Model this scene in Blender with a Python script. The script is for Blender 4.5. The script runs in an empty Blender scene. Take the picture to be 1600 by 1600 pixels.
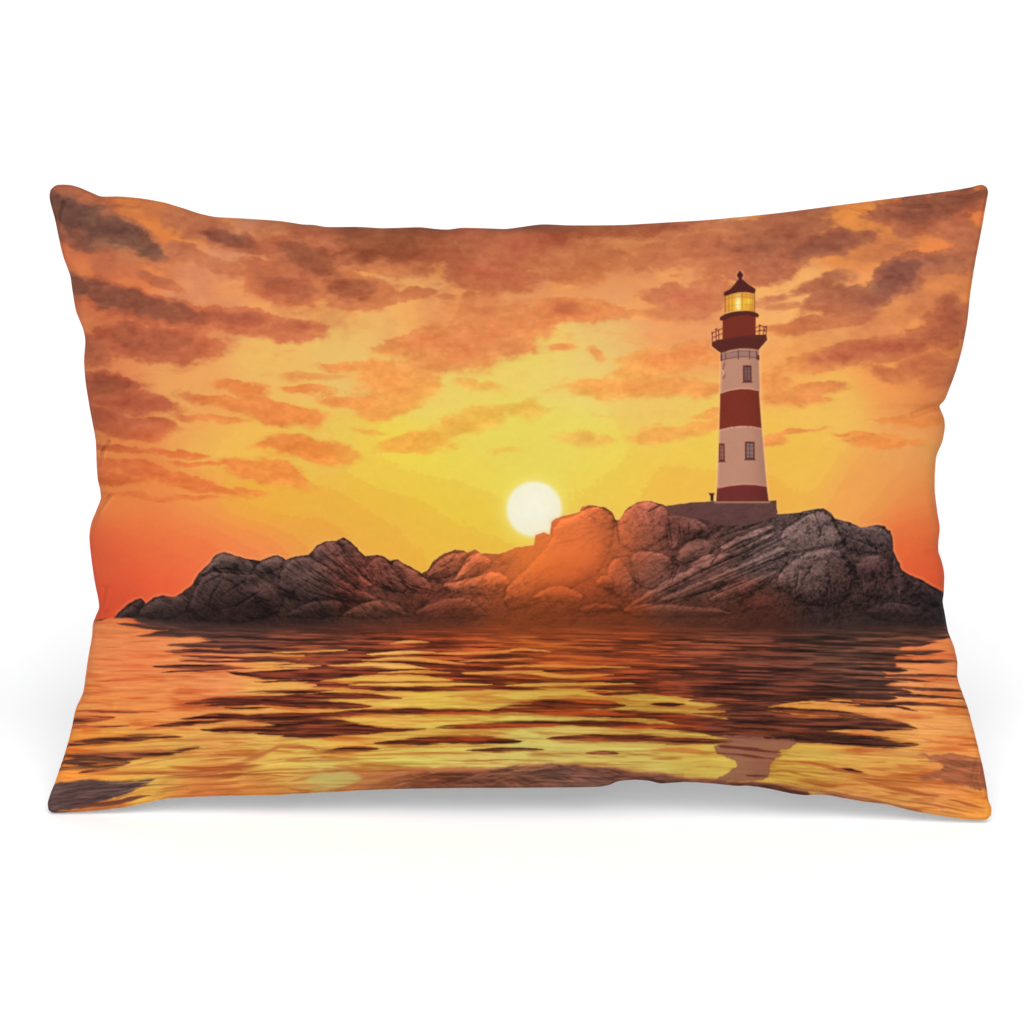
import bpy, math
import numpy as np

# ---------------------------------------------------------------- printed picture (numpy painter)
# the picture on the cloth, in cloth units; one unit is about a third of a millimetre
X0, Y0, PW, PH = 60, 276, 1500, 1016
GX, GY = np.meshgrid(np.arange(PW, dtype=np.float32) + X0 + .5, np.arange(PH, dtype=np.float32) + Y0 + .5)

def vnoise(x, y, seed):
    rng = np.random.default_rng(seed)
    T = rng.random((256, 256)).astype(np.float32)
    xi = np.floor(x).astype(np.int32); yi = np.floor(y).astype(np.int32)
    fx = x - xi; fy = y - yi
    fx = fx * fx * fx * (fx * (fx * 6 - 15) + 10); fy = fy * fy * fy * (fy * (fy * 6 - 15) + 10)
    a = T[yi & 255, xi & 255]; b = T[yi & 255, (xi + 1) & 255]
    c = T[(yi + 1) & 255, xi & 255]; d = T[(yi + 1) & 255, (xi + 1) & 255]
    return (a + (b - a) * fx) * (1 - fy) + (c + (d - c) * fx) * fy

def fbm(x, y, seed, octv=4, gain=.5):
    s = 0; a = 1; n = 0
    for i in range(octv):
        s = s + a * vnoise(x * 2 ** i + 17.3 * i, y * 2 ** i + 9.1 * i, seed + i); n += a; a *= gain
    return s / n - .5

def sst(a, b, x):
    t = np.clip((x - a) / (b - a), 0, 1)
    return t * t * (3 - 2 * t)

def field(pts, sig=42.):
    """smooth colour field through scattered colour samples"""
    st = 8
    gx = np.arange(X0, X0 + PW + 2 * st, st, dtype=np.float32); gy = np.arange(Y0, Y0 + PH + 2 * st, st, dtype=np.float32)
    A, B = np.meshgrid(gx, gy)
    num = np.zeros(A.shape + (3,), np.float32); den = np.zeros(A.shape, np.float32)
    for (x, y, r, g, b) in pts:
        d2 = (A - x) ** 2 + ((B - y) * 1.25) ** 2
        w = np.exp(-d2 / (2 * sig * sig)) + 1e-3 / (1 + (d2 / (sig * sig)) ** 2)
        num += w[..., None] * np.array((r, g, b), np.float32); den += w
    F = num / den[..., None]
    fx = (GX - X0) / st; fy = (GY - Y0) / st
    xi = fx.astype(int); yi = fy.astype(int); fx = (fx - xi)[..., None]; fy = (fy - yi)[..., None]
    return (F[yi, xi] * (1 - fx) + F[yi, xi + 1] * fx) * (1 - fy) + (F[yi + 1, xi] * (1 - fx) + F[yi + 1, xi + 1] * fx) * fy

def box(xa, ya, xb, yb, pad=6):
    i0 = max(0, int(xa - pad - X0)); i1 = min(PW, int(xb + pad - X0) + 1)
    j0 = max(0, int(ya - pad - Y0)); j1 = min(PH, int(yb + pad - Y0) + 1)
    return slice(j0, max(j0, j1)), slice(i0, max(i0, i1))

def sdf(poly, pad=8, warp=0., ws=9., seed=3):
    """signed distance (positive inside) of a polygon in its own window"""
    P = np.array(poly, np.float32)
    sl = box(P[:, 0].min(), P[:, 1].min(), P[:, 0].max(), P[:, 1].max(), pad)
    x = GX[sl]; y = GY[sl]
    if warp:
        x = x + warp * fbm(x / ws, y / ws, seed, 3) * 2; y = y + warp * fbm(x / ws + 50, y / ws + 31, seed + 7, 3) * 2
    d = np.full(x.shape, 1e9, np.float32); ins = np.zeros(x.shape, bool)
    n = len(P)
    for i in range(n):
        ax, ay = P[i]; bx, by = P[(i + 1) % n]
        ex, ey = bx - ax, by - ay
        t = np.clip(((x - ax) * ex + (y - ay) * ey) / (ex * ex + ey * ey + 1e-9), 0, 1)
        d = np.minimum(d, (x - ax - t * ex) ** 2 + (y - ay - t * ey) ** 2)
        if ay != by:
            c = ((ay > y) != (by > y)) & (x < ex * (y - ay) / ey + ax)
            ins ^= c
    d = np.sqrt(d)
    return sl, np.where(ins, d, -d)

def put(img, sl, a, col):
    a = np.asarray(a)[..., None]
    img[sl] = img[sl] * (1 - a) + np.asarray(col, np.float32) * a

def fill(img, poly, col, soft=.7, a=1., warp=0., ws=9.):
    sl, d = sdf(poly, warp=warp, ws=ws)
    put(img, sl, sst(-soft, soft, d) * a, col)

def line(img, pts, w, col, a=1., soft=.8, taper=False):
    P = np.array(pts, np.float32)
    sl = box(P[:, 0].min(), P[:, 1].min(), P[:, 0].max(), P[:, 1].max(), w + 4)
    x = GX[sl]; y = GY[sl]
    L = np.concatenate([[0], np.cumsum(np.hypot(*(P[1:] - P[:-1]).T))]); best = np.full(x.shape, -1e9, np.float32)
    for i in range(len(P) - 1):
        ax, ay = P[i]; ex, ey = P[i + 1] - P[i]
        t = np.clip(((x - ax) * ex + (y - ay) * ey) / (ex * ex + ey * ey + 1e-9), 0, 1)
        d = np.hypot(x - ax - t * ex, y - ay - t * ey)
        h = w / 2
        if taper:
            u = (L[i] + t * (L[i + 1] - L[i])) / L[-1]; h = w / 2 * np.clip(np.sin(np.pi * np.clip(u, .02, .98)), 0, 1) ** .6
        best = np.maximum(best, h - d)
    put(img, sl, sst(-soft, soft, best) * a, col)

WN = None
def spine(pts, t, lo, ro, ext=10):
    global WN
    if WN is None:
        WN = fbm(GX / 30, GY / 5.5, 71, 3) * 2.4 + fbm(GX / 90, GY / 9, 77, 2) * 3.
    P = np.array(pts, np.float32)
    sl = box(P[0, 0] - ext, P[:, 1].min(), P[-1, 0] + ext, P[:, 1].max(), t * 1.6 + 5)
    x = GX[sl]; y = GY[sl] + WN[sl]
    xr = x[0]
    yc = np.interp(xr, P[:, 0], P[:, 1]); k = 21
    if len(P) > 2 and len(xr) > 2 * k + 2:
        yc = np.convolve(np.pad(yc, k, mode='edge'), np.hanning(2 * k + 1) / np.hanning(2 * k + 1).sum(), 'same')[k:-k]
    u = (xr - P[0, 0]) / (P[-1, 0] - P[0, 0])
    return sl, x, np.abs(y - yc[None, :]), u, P[-1, 0] - P[0, 0]

def stripe(img, pts, t, col, a=1., soft=.9, lo=0., ro=0.):
    """a tapered water streak; lo / ro keep the left / right end fuller"""
    sl, x, dy, u, W_ = spine(pts, t, lo, ro)
    uu = np.clip(u, 0, 1)
    prof = np.where(uu < .5, np.maximum(np.clip(uu * 2, 0, 1), lo * sst(0, .05, uu)), np.maximum(np.clip(2 - uu * 2, 0, 1), ro * sst(1, .95, uu))) ** .62
    prof = np.where((u < 0) | (u > 1), -1.5, prof)
    d = t / 2 * prof[None, :] - dy - .25
    put(img, sl, sst(-soft, soft, d) * a, col if not callable(col) else col(sl))

def potential(Q, pts, t, lo, ro, sign):
    """push the dark(+) / bright(-) balance of the water along a streak"""
    sl, x, dy, u, W_ = spine(pts, t, lo, ro, 30)
    e = np.minimum(u * W_ + lo * 26, (1 - u) * W_ + ro * 26)                # distance to the nearer tip
    hh = t / 2 * np.clip(np.minimum(e / max(22., min(W_ * .4, 70.)), 1), .0, 1) ** .6 + .35
    q = (1 - dy / hh[None, :]) * np.minimum(1, .55 + hh[None, :] / 5)
    q = np.clip(q, -1, 1) - 2 * (e < -3)[None, :] - np.clip(-e / 6, 0, 1)[None, :]
    if sign > 0: Q[sl] = np.maximum(Q[sl], q)
    else: Q[sl] = np.minimum(Q[sl], -q * 1.1)

SKY = [(110,300,195,100,65),(180,318,222,118,60),(240,330,225,130,60),(350,440,222,145,98),(200,400,218,120,72),(320,490,222,146,95),
(420,460,235,168,95),(420,560,236,185,92),(300,590,236,165,88),(480,350,198,128,92),(640,430,230,164,92),(600,500,236,178,95),
(560,550,232,190,98),(720,500,232,152,88),(820,560,232,205,95),(720,620,232,205,95),(860,430,228,150,88),(950,400,232,155,88),
(1000,450,230,155,92),(950,540,232,190,104),(900,580,232,206,104),(1050,530,236,157,92),(1050,640,233,195,92),(1240,500,240,175,98),
(1230,560,240,166,84),(1400,480,236,155,90),(1370,350,236,145,68),(1500,350,232,128,68),(1450,470,238,146,75),(1400,600,240,155,78),
(1300,640,240,190,84),(1420,700,240,170,88),(1250,720,238,192,74),(1200,760,236,176,68),(1350,760,240,165,78),(1440,760,240,150,74),
(1450,820,236,122,62),(1462,900,226,84,44),(1435,870,236,108,55),(830,700,228,214,86),(760,680,230,212,86),(700,720,232,208,74),(600,740,236,206,72),
(500,720,232,192,82),(450,780,234,178,58),(600,830,236,172,64),(500,840,234,158,66),(500,800,232,174,62),(560,790,232,180,58),(620,800,230,190,62),(700,800,230,195,62),(700,850,232,184,60),(660,880,236,180,60),(400,780,238,175,60),
(300,790,240,155,74),(200,790,240,138,68),(250,830,240,120,62),(180,870,236,106,58),(250,900,240,100,55),(180,935,230,84,48),
(300,860,240,118,64),(400,850,240,135,72),(160,850,238,95,54),(160,780,240,140,70),(950,740,232,206,78),(1000,780,236,190,68),
(1080,770,236,182,68),(900,780,232,202,74),(200,690,238,150,75),(300,650,236,165,84),(360,700,240,186,78),(160,600,230,138,80),
(1100,700,236,202,74),(740,800,232,196,66),(780,740,230,212,80),(870,700,230,214,90),(1480,640,236,140,75),(700,370,205,125,80)]
MID = [(150,340,158,92,72),(300,360,188,108,78),(480,380,190,105,75),(200,500,190,98,68),(200,560,186,95,68),(400,500,202,110,74),
(180,640,188,95,68),(400,640,224,130,70),(200,740,222,112,62),(300,760,226,120,64),(440,730,234,142,68),(560,450,206,120,78),
(600,620,230,148,80),(700,380,178,98,66),(720,530,222,136,84),(800,400,200,110,75),(740,650,230,176,80),(640,690,233,166,70),
(840,380,188,108,74),(950,370,200,115,75),(900,485,222,132,80),(1080,465,205,120,84),(1050,570,231,146,84),(980,605,233,162,84),
(915,685,228,176,84),(1030,675,233,162,80),(1100,400,206,120,82),(1200,380,188,106,76),(1290,390,170,98,72),(1460,320,170,92,66),
(1400,430,165,98,76),(1340,545,198,112,75),(1450,560,202,112,70),(1260,610,226,140,78),(1380,690,236,142,74),(1200,690,232,146,78),
(1480,500,188,102,70),(1450,400,190,108,76),(250,350,195,112,75)]
DARK = [(165,352,106,74,66),(200,465,122,77,64),(370,372,136,82,68),(480,402,146,84,62),(600,385,146,82,56),(230,530,156,86,66),
(170,600,150,82,60),(430,505,172,94,72),(780,420,188,104,78),(1080,465,194,108,82),(1290,380,138,84,68),(1400,430,124,80,74),
(1460,320,134,80,64),(1340,545,182,98,74),(1200,390,148,88,70),(960,360,162,88,58),(720,530,214,124,78),(400,640,214,114,64),
(220,740,202,98,62),(1480,500,164,90,68),(610,620,228,134,74),(1050,570,228,138,80)]
CLOUDS = [(250,330,150,30,12,0.22),(330,440,120,40,18,0.16),(520,370,140,30,5,0.27),(760,390,160,50,0,0.24),(980,400,150,40,-4,0.22),(1180,380,120,45,-6,0.26),(1400,360,150,50,-14,0.22),(1440,460,90,50,-20,0.22),(190,420,80,60,25,0.22),(250,500,140,50,10,0.22),(1330,520,130,40,-14,0.20),(1100,480,90,30,-6,0.19),(1040,580,130,30,-4,0.13),(620,600,80,45,0,0.13),(180,640,80,60,12,0.22),(700,500,120,70,-20,0.15),(470,470,110,50,10,0.19),(1460,560,60,70,0,0.22),(250,730,130,30,8,0.13),(400,640,110,22,6,0.13),(165,352,98,26,27,1),(120,335,45,26,20,.95),(215,378,50,20,38,.95),(140,378,45,14,12,.75),(310,350,60,22,15,.55),(362,374,52,14,12,.9),(285,392,26,18,20,.6),
(330,410,60,12,20,.4),(420,425,45,25,20,.6),(480,402,58,30,15,1),(185,465,105,22,17,1),(270,490,60,20,15,.9),(370,497,70,18,4,.85),(440,512,62,16,5,.75),(250,440,45,10,20,.6),
(230,532,75,26,5,.78),(148,545,26,20,15,.75),(290,548,72,18,-6,.6),(165,600,45,20,10,.9),(205,625,60,18,10,.6),(160,655,50,18,10,.65),
(220,662,50,12,5,.6),(375,605,35,13,15,.55),(400,634,95,11,8,.55),(445,650,55,12,6,.5),(330,655,60,6,4,.35),(200,675,50,11,8,.65),(185,700,48,5,8,.5),
(270,706,50,5,6,.45),(222,735,78,12,11,.65),(300,755,62,11,12,.55),(180,747,40,8,10,.7),(262,777,82,4,3,.45),(342,766,42,7,9,.42),
(412,735,62,16,12,.55),(440,695,50,8,5,.4),(390,765,30,6,8,.4),(460,652,40,14,8,.5),(485,700,66,18,11,.58),(452,737,42,14,28,.45),(330,725,60,4,3,.4),(290,720,30,3,3,.35),
(605,385,98,34,5,1),(700,356,120,20,0,1),(780,352,60,10,0,.8),(560,365,60,13,15,.8),(800,388,80,26,12,.68),(765,425,70,24,10,.82),(545,450,46,21,0,.85),
(578,465,48,18,-8,.5),(520,428,60,14,10,.45),(645,460,26,9,0,.5),(672,456,12,5,0,.4),(700,465,18,6,0,.35),(450,450,60,22,10,.72),(500,370,50,14,10,.5),
(735,530,104,38,-10,.68),(762,508,58,26,-10,.6),(655,532,45,16,-12,.66),(700,562,82,14,-4,.5),(745,478,42,22,-30,.45),(620,545,30,12,0,.35),
(618,596,56,34,5,.6),(560,575,62,7,5,.55),(552,627,46,10,4,.62),(600,640,42,12,-10,.45),(480,610,38,6,0,.42),(500,590,60,10,0,.25),
(750,602,46,9,6,.32),(738,656,60,18,-14,.52),(815,640,42,13,0,.32),(645,692,56,14,-4,.5),(640,705,52,6,0,.35),(790,706,26,5,0,.22),(575,675,30,5,0,.25),
(842,374,58,24,0,.9),(960,358,135,16,-3,.95),(930,400,60,24,0,.5),(900,428,50,18,0,.45),(818,436,36,15,-4,.62),(1075,392,90,22,-8,.62),
(1155,402,60,28,-10,.62),(900,484,60,17,0,.72),(868,476,30,8,0,.5),(850,497,34,12,0,.42),(960,490,40,10,0,.3),(1080,468,54,22,-5,.8),(1038,456,40,13,-8,.52),
(1112,450,40,18,-8,.62),(1030,492,40,12,0,.3),(812,505,22,40,0,.42),(805,400,30,30,0,.45),(880,543,26,8,8,.3),(932,552,18,8,30,.32),(1065,556,84,20,-8,.7),(1020,574,62,15,-10,.56),
(985,604,100,17,0,.66),(1085,604,50,11,0,.5),(915,685,40,11,0,.36),(1030,677,50,14,-5,.52),(1090,666,40,10,-10,.46),(1110,645,30,7,-5,.4),
(940,650,20,4,0,.15),(830,640,18,20,0,.25),(1200,370,92,26,-10,.75),(1212,400,62,22,-10,.72),(1290,382,72,17,-12,.85),(1190,425,50,16,0,.6),(1245,335,62,12,-8,.55),(1160,350,60,10,-8,.5),
(1505,303,60,10,-9,1),(1462,320,92,24,-10,.9),(1440,352,44,18,-12,.65),(1500,365,40,26,0,.5),(1402,430,48,24,-25,1),(1360,462,68,17,-25,.82),(1300,466,50,18,-18,.56),
(1482,408,46,18,-10,.72),(1250,507,50,11,-10,.5),(1312,500,58,11,-12,.56),(1340,546,98,15,-10,.78),(1300,562,80,13,-10,.62),(1430,532,80,17,-22,.72),
(1482,500,32,42,10,.75),(1450,572,42,22,-8,.62),(1472,592,30,14,0,.62),(1392,586,40,12,20,.42),(1280,604,40,8,-5,.52),(1238,620,50,11,0,.5),
(1210,598,26,18,0,.4),(1205,690,26,9,0,.5),(1240,676,48,4,-9,.42),(1380,689,52,8,2,.5),(1350,678,60,4,0,.35),(1448,657,42,7,-4,.52),(1395,652,40,5,0,.32),
(1210,470,30,8,-10,.3),(1290,440,60,12,-20,.35)]

def paint_sky(img):
    sky = field(SKY, 40.); mid = field(MID, 48.) * np.array((1.02, 1.05, .93), np.float32); drk = field(DARK, 60.) * np.array((1.06, 1.02, .88), np.float32)
    # slight tonal steps, as in the print
    st = 11.
    rad = np.hypot(GX - 835, (GY - 800) * 1.3)
    q = sky[..., 1] + 2.5 * fbm(GX / 5, GY / 5, 5, 2)
    q = np.round(q / st) * st - sky[..., 1]
    near = (sst(760, 300, rad) * sst(620, 700, GY))[..., None]
    sky = sky + q[..., None] * np.array((.15, .8, .3), np.float32) * near
    wx = GX + 30 * fbm(GX / 46, GY / 34, 11, 5, .6) ; wy = GY + 20 * fbm(GX / 42 + 40, GY / 26, 21, 5, .62)
    D = np.zeros_like(GX); p = 5.
    fin2 = fbm(GX / 9, GY / 6, 35, 3, .6)
    fine = fbm(GX / 26, GY / 13, 31, 5, .6)
    for (cx, cy, rx, ry, an, lv) in CLOUDS:
        R = max(rx, ry) * 2.1 + 30
        sl = box(cx - R, cy - R, cx + R, cy + R, 0)
        c, s = math.cos(math.radians(an)), math.sin(math.radians(an))
        dx = wx[sl] - cx; dy = wy[sl] - cy
        u = (dx * c + dy * s) / rx; v = (-dx * s + dy * c) / ry
        v = np.where(v < 0, v * 1.12, v * .92)       # crisp tops, softer undersides
        r = np.sqrt(u * u + v * v) + .66 * fine[sl] + .2 * fin2[sl]
        soft = np.where(v < 0, 0., .22)
        m = sst(1.55 + soft, .72 - soft, r) * .68 + sst(1.2, .3, r) * .32
        D[sl] += (m * lv) ** p
    D = D ** (1 / p)
    D = np.clip(D * (1.04 + .42 * fbm(GX / 34, GY / 15, 41, 4, .6)), 0, 1)
    wisp = sst(-.02, .3, fbm(GX / 80 + GY / 160, GY / 24, 51, 5, .58)) * .42 * (sst(640, 420, GY) * .6 + .4 * sst(760, 640, GY))
    D = np.maximum(D, wisp * .7)
    a = sst(.03, .40, D)[..., None]; b = (sst(.48, 1.04, D) * (1 + .5 * fbm(GX / 16, GY / 9, 43, 3, .6)))[..., None]
    c = sky * (1 - a) + mid * a
    c = c * (1 - b) + drk * b
    # warm lit rims where the cloud starts
    rim = np.exp(-((D - .2) / .13) ** 2) * sst(-.12, .25, fbm(GX / 40, GY / 30, 61, 3)) * sst(620, 420, GY) * .6
    c = c + rim[..., None] * np.array((26, 22, 0), np.float32)
    c = c + (fbm(GX / 11, GY / 7, 65, 4, .62)[..., None] * np.array((24, 25, 17), np.float32)) * (.12 + a * .9) + (fbm(GX / 40, GY / 18, 66, 3)[..., None] * np.array((30, 30, 18), np.float32)) * a
    img[:] = c
    top = fbm(GX / 60, GY / 14, 67, 3)  # shade of the fold along the top edge, painted into the print
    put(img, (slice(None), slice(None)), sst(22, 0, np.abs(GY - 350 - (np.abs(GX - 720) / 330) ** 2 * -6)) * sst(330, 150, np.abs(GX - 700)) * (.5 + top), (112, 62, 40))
    # sun
    d = np.hypot(GX - 834.5, GY - 795.5)
    put(img, (slice(None), slice(None)), sst(80, 40, d) * .30, (238, 222, 95))
    put(img, (slice(None), slice(None)), sst(60, 38, d) * .5, (240, 228, 120))
    put(img, (slice(None), slice(None)), sst(47.5, 38.5, d), (240, 238, 196))
    put(img, (slice(None), slice(None)), sst(38, 10, d) * .5, (246, 245, 212))

ISLAND = [(177,967),(185,957),(200,944),(212,937),(220,935),(225,940),(227,944),(240,934),(252,930),(272,933),(285,926),(302,912),(307,901),(322,885),
(337,867),(350,863),(372,869),(390,874),(407,876),(420,870),(432,867),(447,874),(465,869),(482,867),(495,852),(507,846),(525,845),(537,840),(547,845),
(560,860),(570,869),(590,867),(600,870),(610,876),(622,874),(630,881),(645,887),(660,896),(667,892),(677,877),(692,866),(710,859),(725,860),(730,864),
(742,858),(752,864),(782,866),(802,857),(820,853),(834,852),(837,836),(850,832),(860,835),(862,815),(870,809),(905,800),(910,792),(925,789),(945,792),
(957,800),(962,812),(967,813),(972,807),(977,797),(997,784),(1017,782),(1040,790),(1072,786),(1107,784),(1120,782),(1213,782),(1214.5,804),(1252,800),
(1272,795),(1287,794.5),(1297,801),(1305,810),(1330,817),(1345,824),(1372,820),(1382,822),(1385,827),(1391,830),(1395,845),(1396,860),(1410,892),
(1422,899),(1437,905),(1460,917),(1476,927),(1500,935),(1500,1000),(1100,1000),(700,1000),(400,1000),(300,985),(250,976),(200,970)]
ROCKC = [(200,960,82,60,56),(250,945,78,56,52),(350,880,88,66,60),(350,940,74,50,46),(450,960,82,54,48),(480,900,92,66,61),(540,870,104,66,58),(560,900,108,48,36),
(620,900,130,76,62),(650,930,120,58,44),(700,880,162,88,64),(740,880,190,96,56),(800,870,220,118,52),(780,910,180,86,46),(850,890,228,112,42),
(880,850,228,120,56),(930,810,216,110,58),(900,880,232,100,45),(950,870,192,88,42),(900,925,160,70,36),(850,930,170,80,38),(850,960,146,66,32),(950,950,138,62,34),
(1000,820,150,82,66),(1000,890,130,76,62),(1040,840,118,66,54),(1100,810,98,60,54),(1100,860,116,76,66),(1080,920,118,78,68),(1160,800,96,66,60),
(1200,860,118,90,84),(1250,900,112,84,78),(1270,830,106,82,77),(1340,840,96,74,70),(1350,900,72,46,44),(1300,950,84,58,52),(1400,930,74,52,50),
(1450,930,60,42,42),(1200,945,108,56,44),(1100,955,110,60,46),(700,950,124,64,46),(600,955,112,68,54),(1400,970,80,58,54),(960,830,180,90,50)]
def chaikin(P, n=2):
    for _ in range(n):
        Q = []
        for i in range(len(P)):
            a, b = P[i], P[(i + 1) % len(P)]
            Q += [(a[0]*.75+b[0]*.25, a[1]*.75+b[1]*.25), (a[0]*.25+b[0]*.75, a[1]*.25+b[1]*.75)]
        P = Q
    return P

BOULD = [
[(180,966),(200,946),(220,936),(226,943),(215,962),(192,969)],
[(212,965),(226,946),(252,931),(285,930),(300,940),(290,960),(250,970)],
[(288,962),(305,915),(322,895),(345,888),(372,886),(400,897),(435,922),(448,950),(400,972),(320,972)],
[(309,902),(322,886),(337,868),(350,864),(385,873),(402,888),(385,896),(345,886)],
[(395,892),(407,877),(432,868),(447,875),(440,888),(415,899)],
[(434,905),(447,876),(482,868),(510,885),(540,910),(590,932),(600,942),(540,940),(480,945),(440,930)],
[(482,868),(507,847),(525,846),(545,870),(565,900),(590,918),(560,918),(515,886)],
[(525,846),(537,841),(547,846),(570,870),(574,893),(612,928),(575,908),(548,878)],
[(570,884),(590,868),(600,871),(622,896),(640,930),(602,920),(577,902)],
[(608,882),(622,875),(632,883),(660,898),(682,925),(650,930),(628,905)],
[(667,893),(692,867),(725,861),(732,868),(720,893),(692,905),(665,905)],
[(732,868),(752,863),(775,880),(745,898),(705,912),(718,892)],
[(682,915),(730,905),(775,890),(800,905),(790,930),(720,930)],
[(440,966),(455,953),(490,938),(530,936),(545,950),(532,966)],
[(530,966),(548,950),(572,940),(602,936),(630,950),(642,966)],
[(642,966),(655,950),(690,936),(730,932),(755,950),(760,966)],
[(780,930),(830,880),(862,846),(864,816),(905,801),(925,790),(957,801),(961,820),(952,872),(925,905),(880,925),(800,960)],
[(962,815),(975,800),(997,785),(1017,783),(1042,792),(1050,830),(1015,858),(975,862)],
[(1042,800),(1068,806),(1100,812),(1115,838),(1075,843),(1050,868),(1048,830)],
[(984,866),(1010,860),(1045,866),(1056,890),(1042,914),(1000,922),(988,893)],
[(946,888),(965,866),(980,888),(996,920),(985,935),(955,930)],
[(1050,878),(1068,848),(1098,840),(1120,850),(1114,868),(1062,886)],
[(1066,904),(1086,872),(1122,862),(1104,888)],
[(965,953),(1050,902),(1110,872),(1200,832),(1216,836),(1130,882),(1050,926),(992,953)],
[(1012,942),(1100,906),(1180,872),(1228,850),(1238,864),(1150,906),(1062,942)],
[(1122,852),(1205,818),(1214,826),(1145,864),(1126,864)],
[(1100,934),(1150,912),(1210,888),(1216,898),(1180,926),(1120,944)],
[(1208,908),(1230,880),(1270,860),(1308,855),(1326,880),(1334,920),(1312,948),(1250,945)],
[(1214,832),(1272,798),(1290,798),(1308,826),(1320,850),(1272,856),(1232,866)],
[(1298,803),(1330,819),(1372,822),(1392,832),(1396,858),(1380,864),(1332,866),(1312,835)],
[(1336,872),(1388,866),(1393,900),(1400,938),(1352,934),(1336,904)],
[(1395,866),(1412,898),(1416,926),(1402,936),(1396,900)],
[(1412,902),(1437,907),(1473,928),(1478,952),(1430,935)],
[(824,936),(846,922),(870,914),(890,916),(922,938),(880,944)],
[(896,956),(920,941),(960,943),(975,956)],
[(923,912),(945,896),(962,906),(955,926)],
[(966,956),(1000,942),(1060,945),(1120,950),(1160,962),(1000,966)],
[(1340,958),(1380,940),(1430,945),(1470,965),(1400,975)],
]
CRACKS = [[(985,949),(1050,915),(1110,886),(1215,839)],[(1062,929),(1150,892),(1232,857)],[(1118,867),(1160,846),(1214,828)],[(1104,934),(1180,902),(1215,889)],[(990,953),(1100,925),(1160,905)],[(1115,842),(1160,826),(1212,808)],[(1235,868),(1212,905),(1225,940)],[(1330,880),(1345,905),(1350,940)],[(1310,812),(1330,850),(1340,870)],[(962,812),(968,850),(984,868)],[(985,868),(958,872),(945,890)],[(1046,868),(1062,880),(1048,912)],[(1104,845),(1126,858),(1108,885)],[(445,900),(480,925),(540,940)],[(455,872),(500,905),(560,930)],[(305,905),(330,892),(395,898)],[(400,898),(440,922),(452,950)],[(575,880),(590,905),(606,925)],[(350,900),(330,930),(325,955)],[(400,925),(370,945),(330,955)],[(505,850),(530,880),(560,905)],[(680,925),(640,915),(612,895)],[(437,880),(470,905),(510,925),(550,938)],[(450,878),(482,900),(520,918)],[(520,850),(545,880),(560,905)],[(530,850),(556,880)],
[(590,880),(598,900),(610,920)],[(600,885),(612,905)],[(1300,806),(1320,845),(1335,880),(1345,930)],[(1272,800),(1283,830),(1278,850)],
[(1316,835),(1390,866)],[(1040,820),(1045,850)],[(1060,815),(1064,842)],[(1075,815),(1078,838)],[(1090,818),(1104,838)],
[(980,868),(996,895),(1000,915)],[(1130,905),(1180,885),(1220,870)],[(1225,868),(1300,852)],[(1230,838),(1190,858),(1160,875)],
[(1395,860),(1392,900)],[(1248,890),(1242,925)],[(1295,895),(1300,930)],[(500,860),(540,895),(560,915)],[(320,910),(345,898)],[(345,930),(385,905)],
[(365,950),(410,920)],[(475,880),(510,905),(545,925)],[(700,880),(712,866)],[(720,885),(735,872)],[(865,850),(905,842)],[(1010,800),(1030,790)]]

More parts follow.
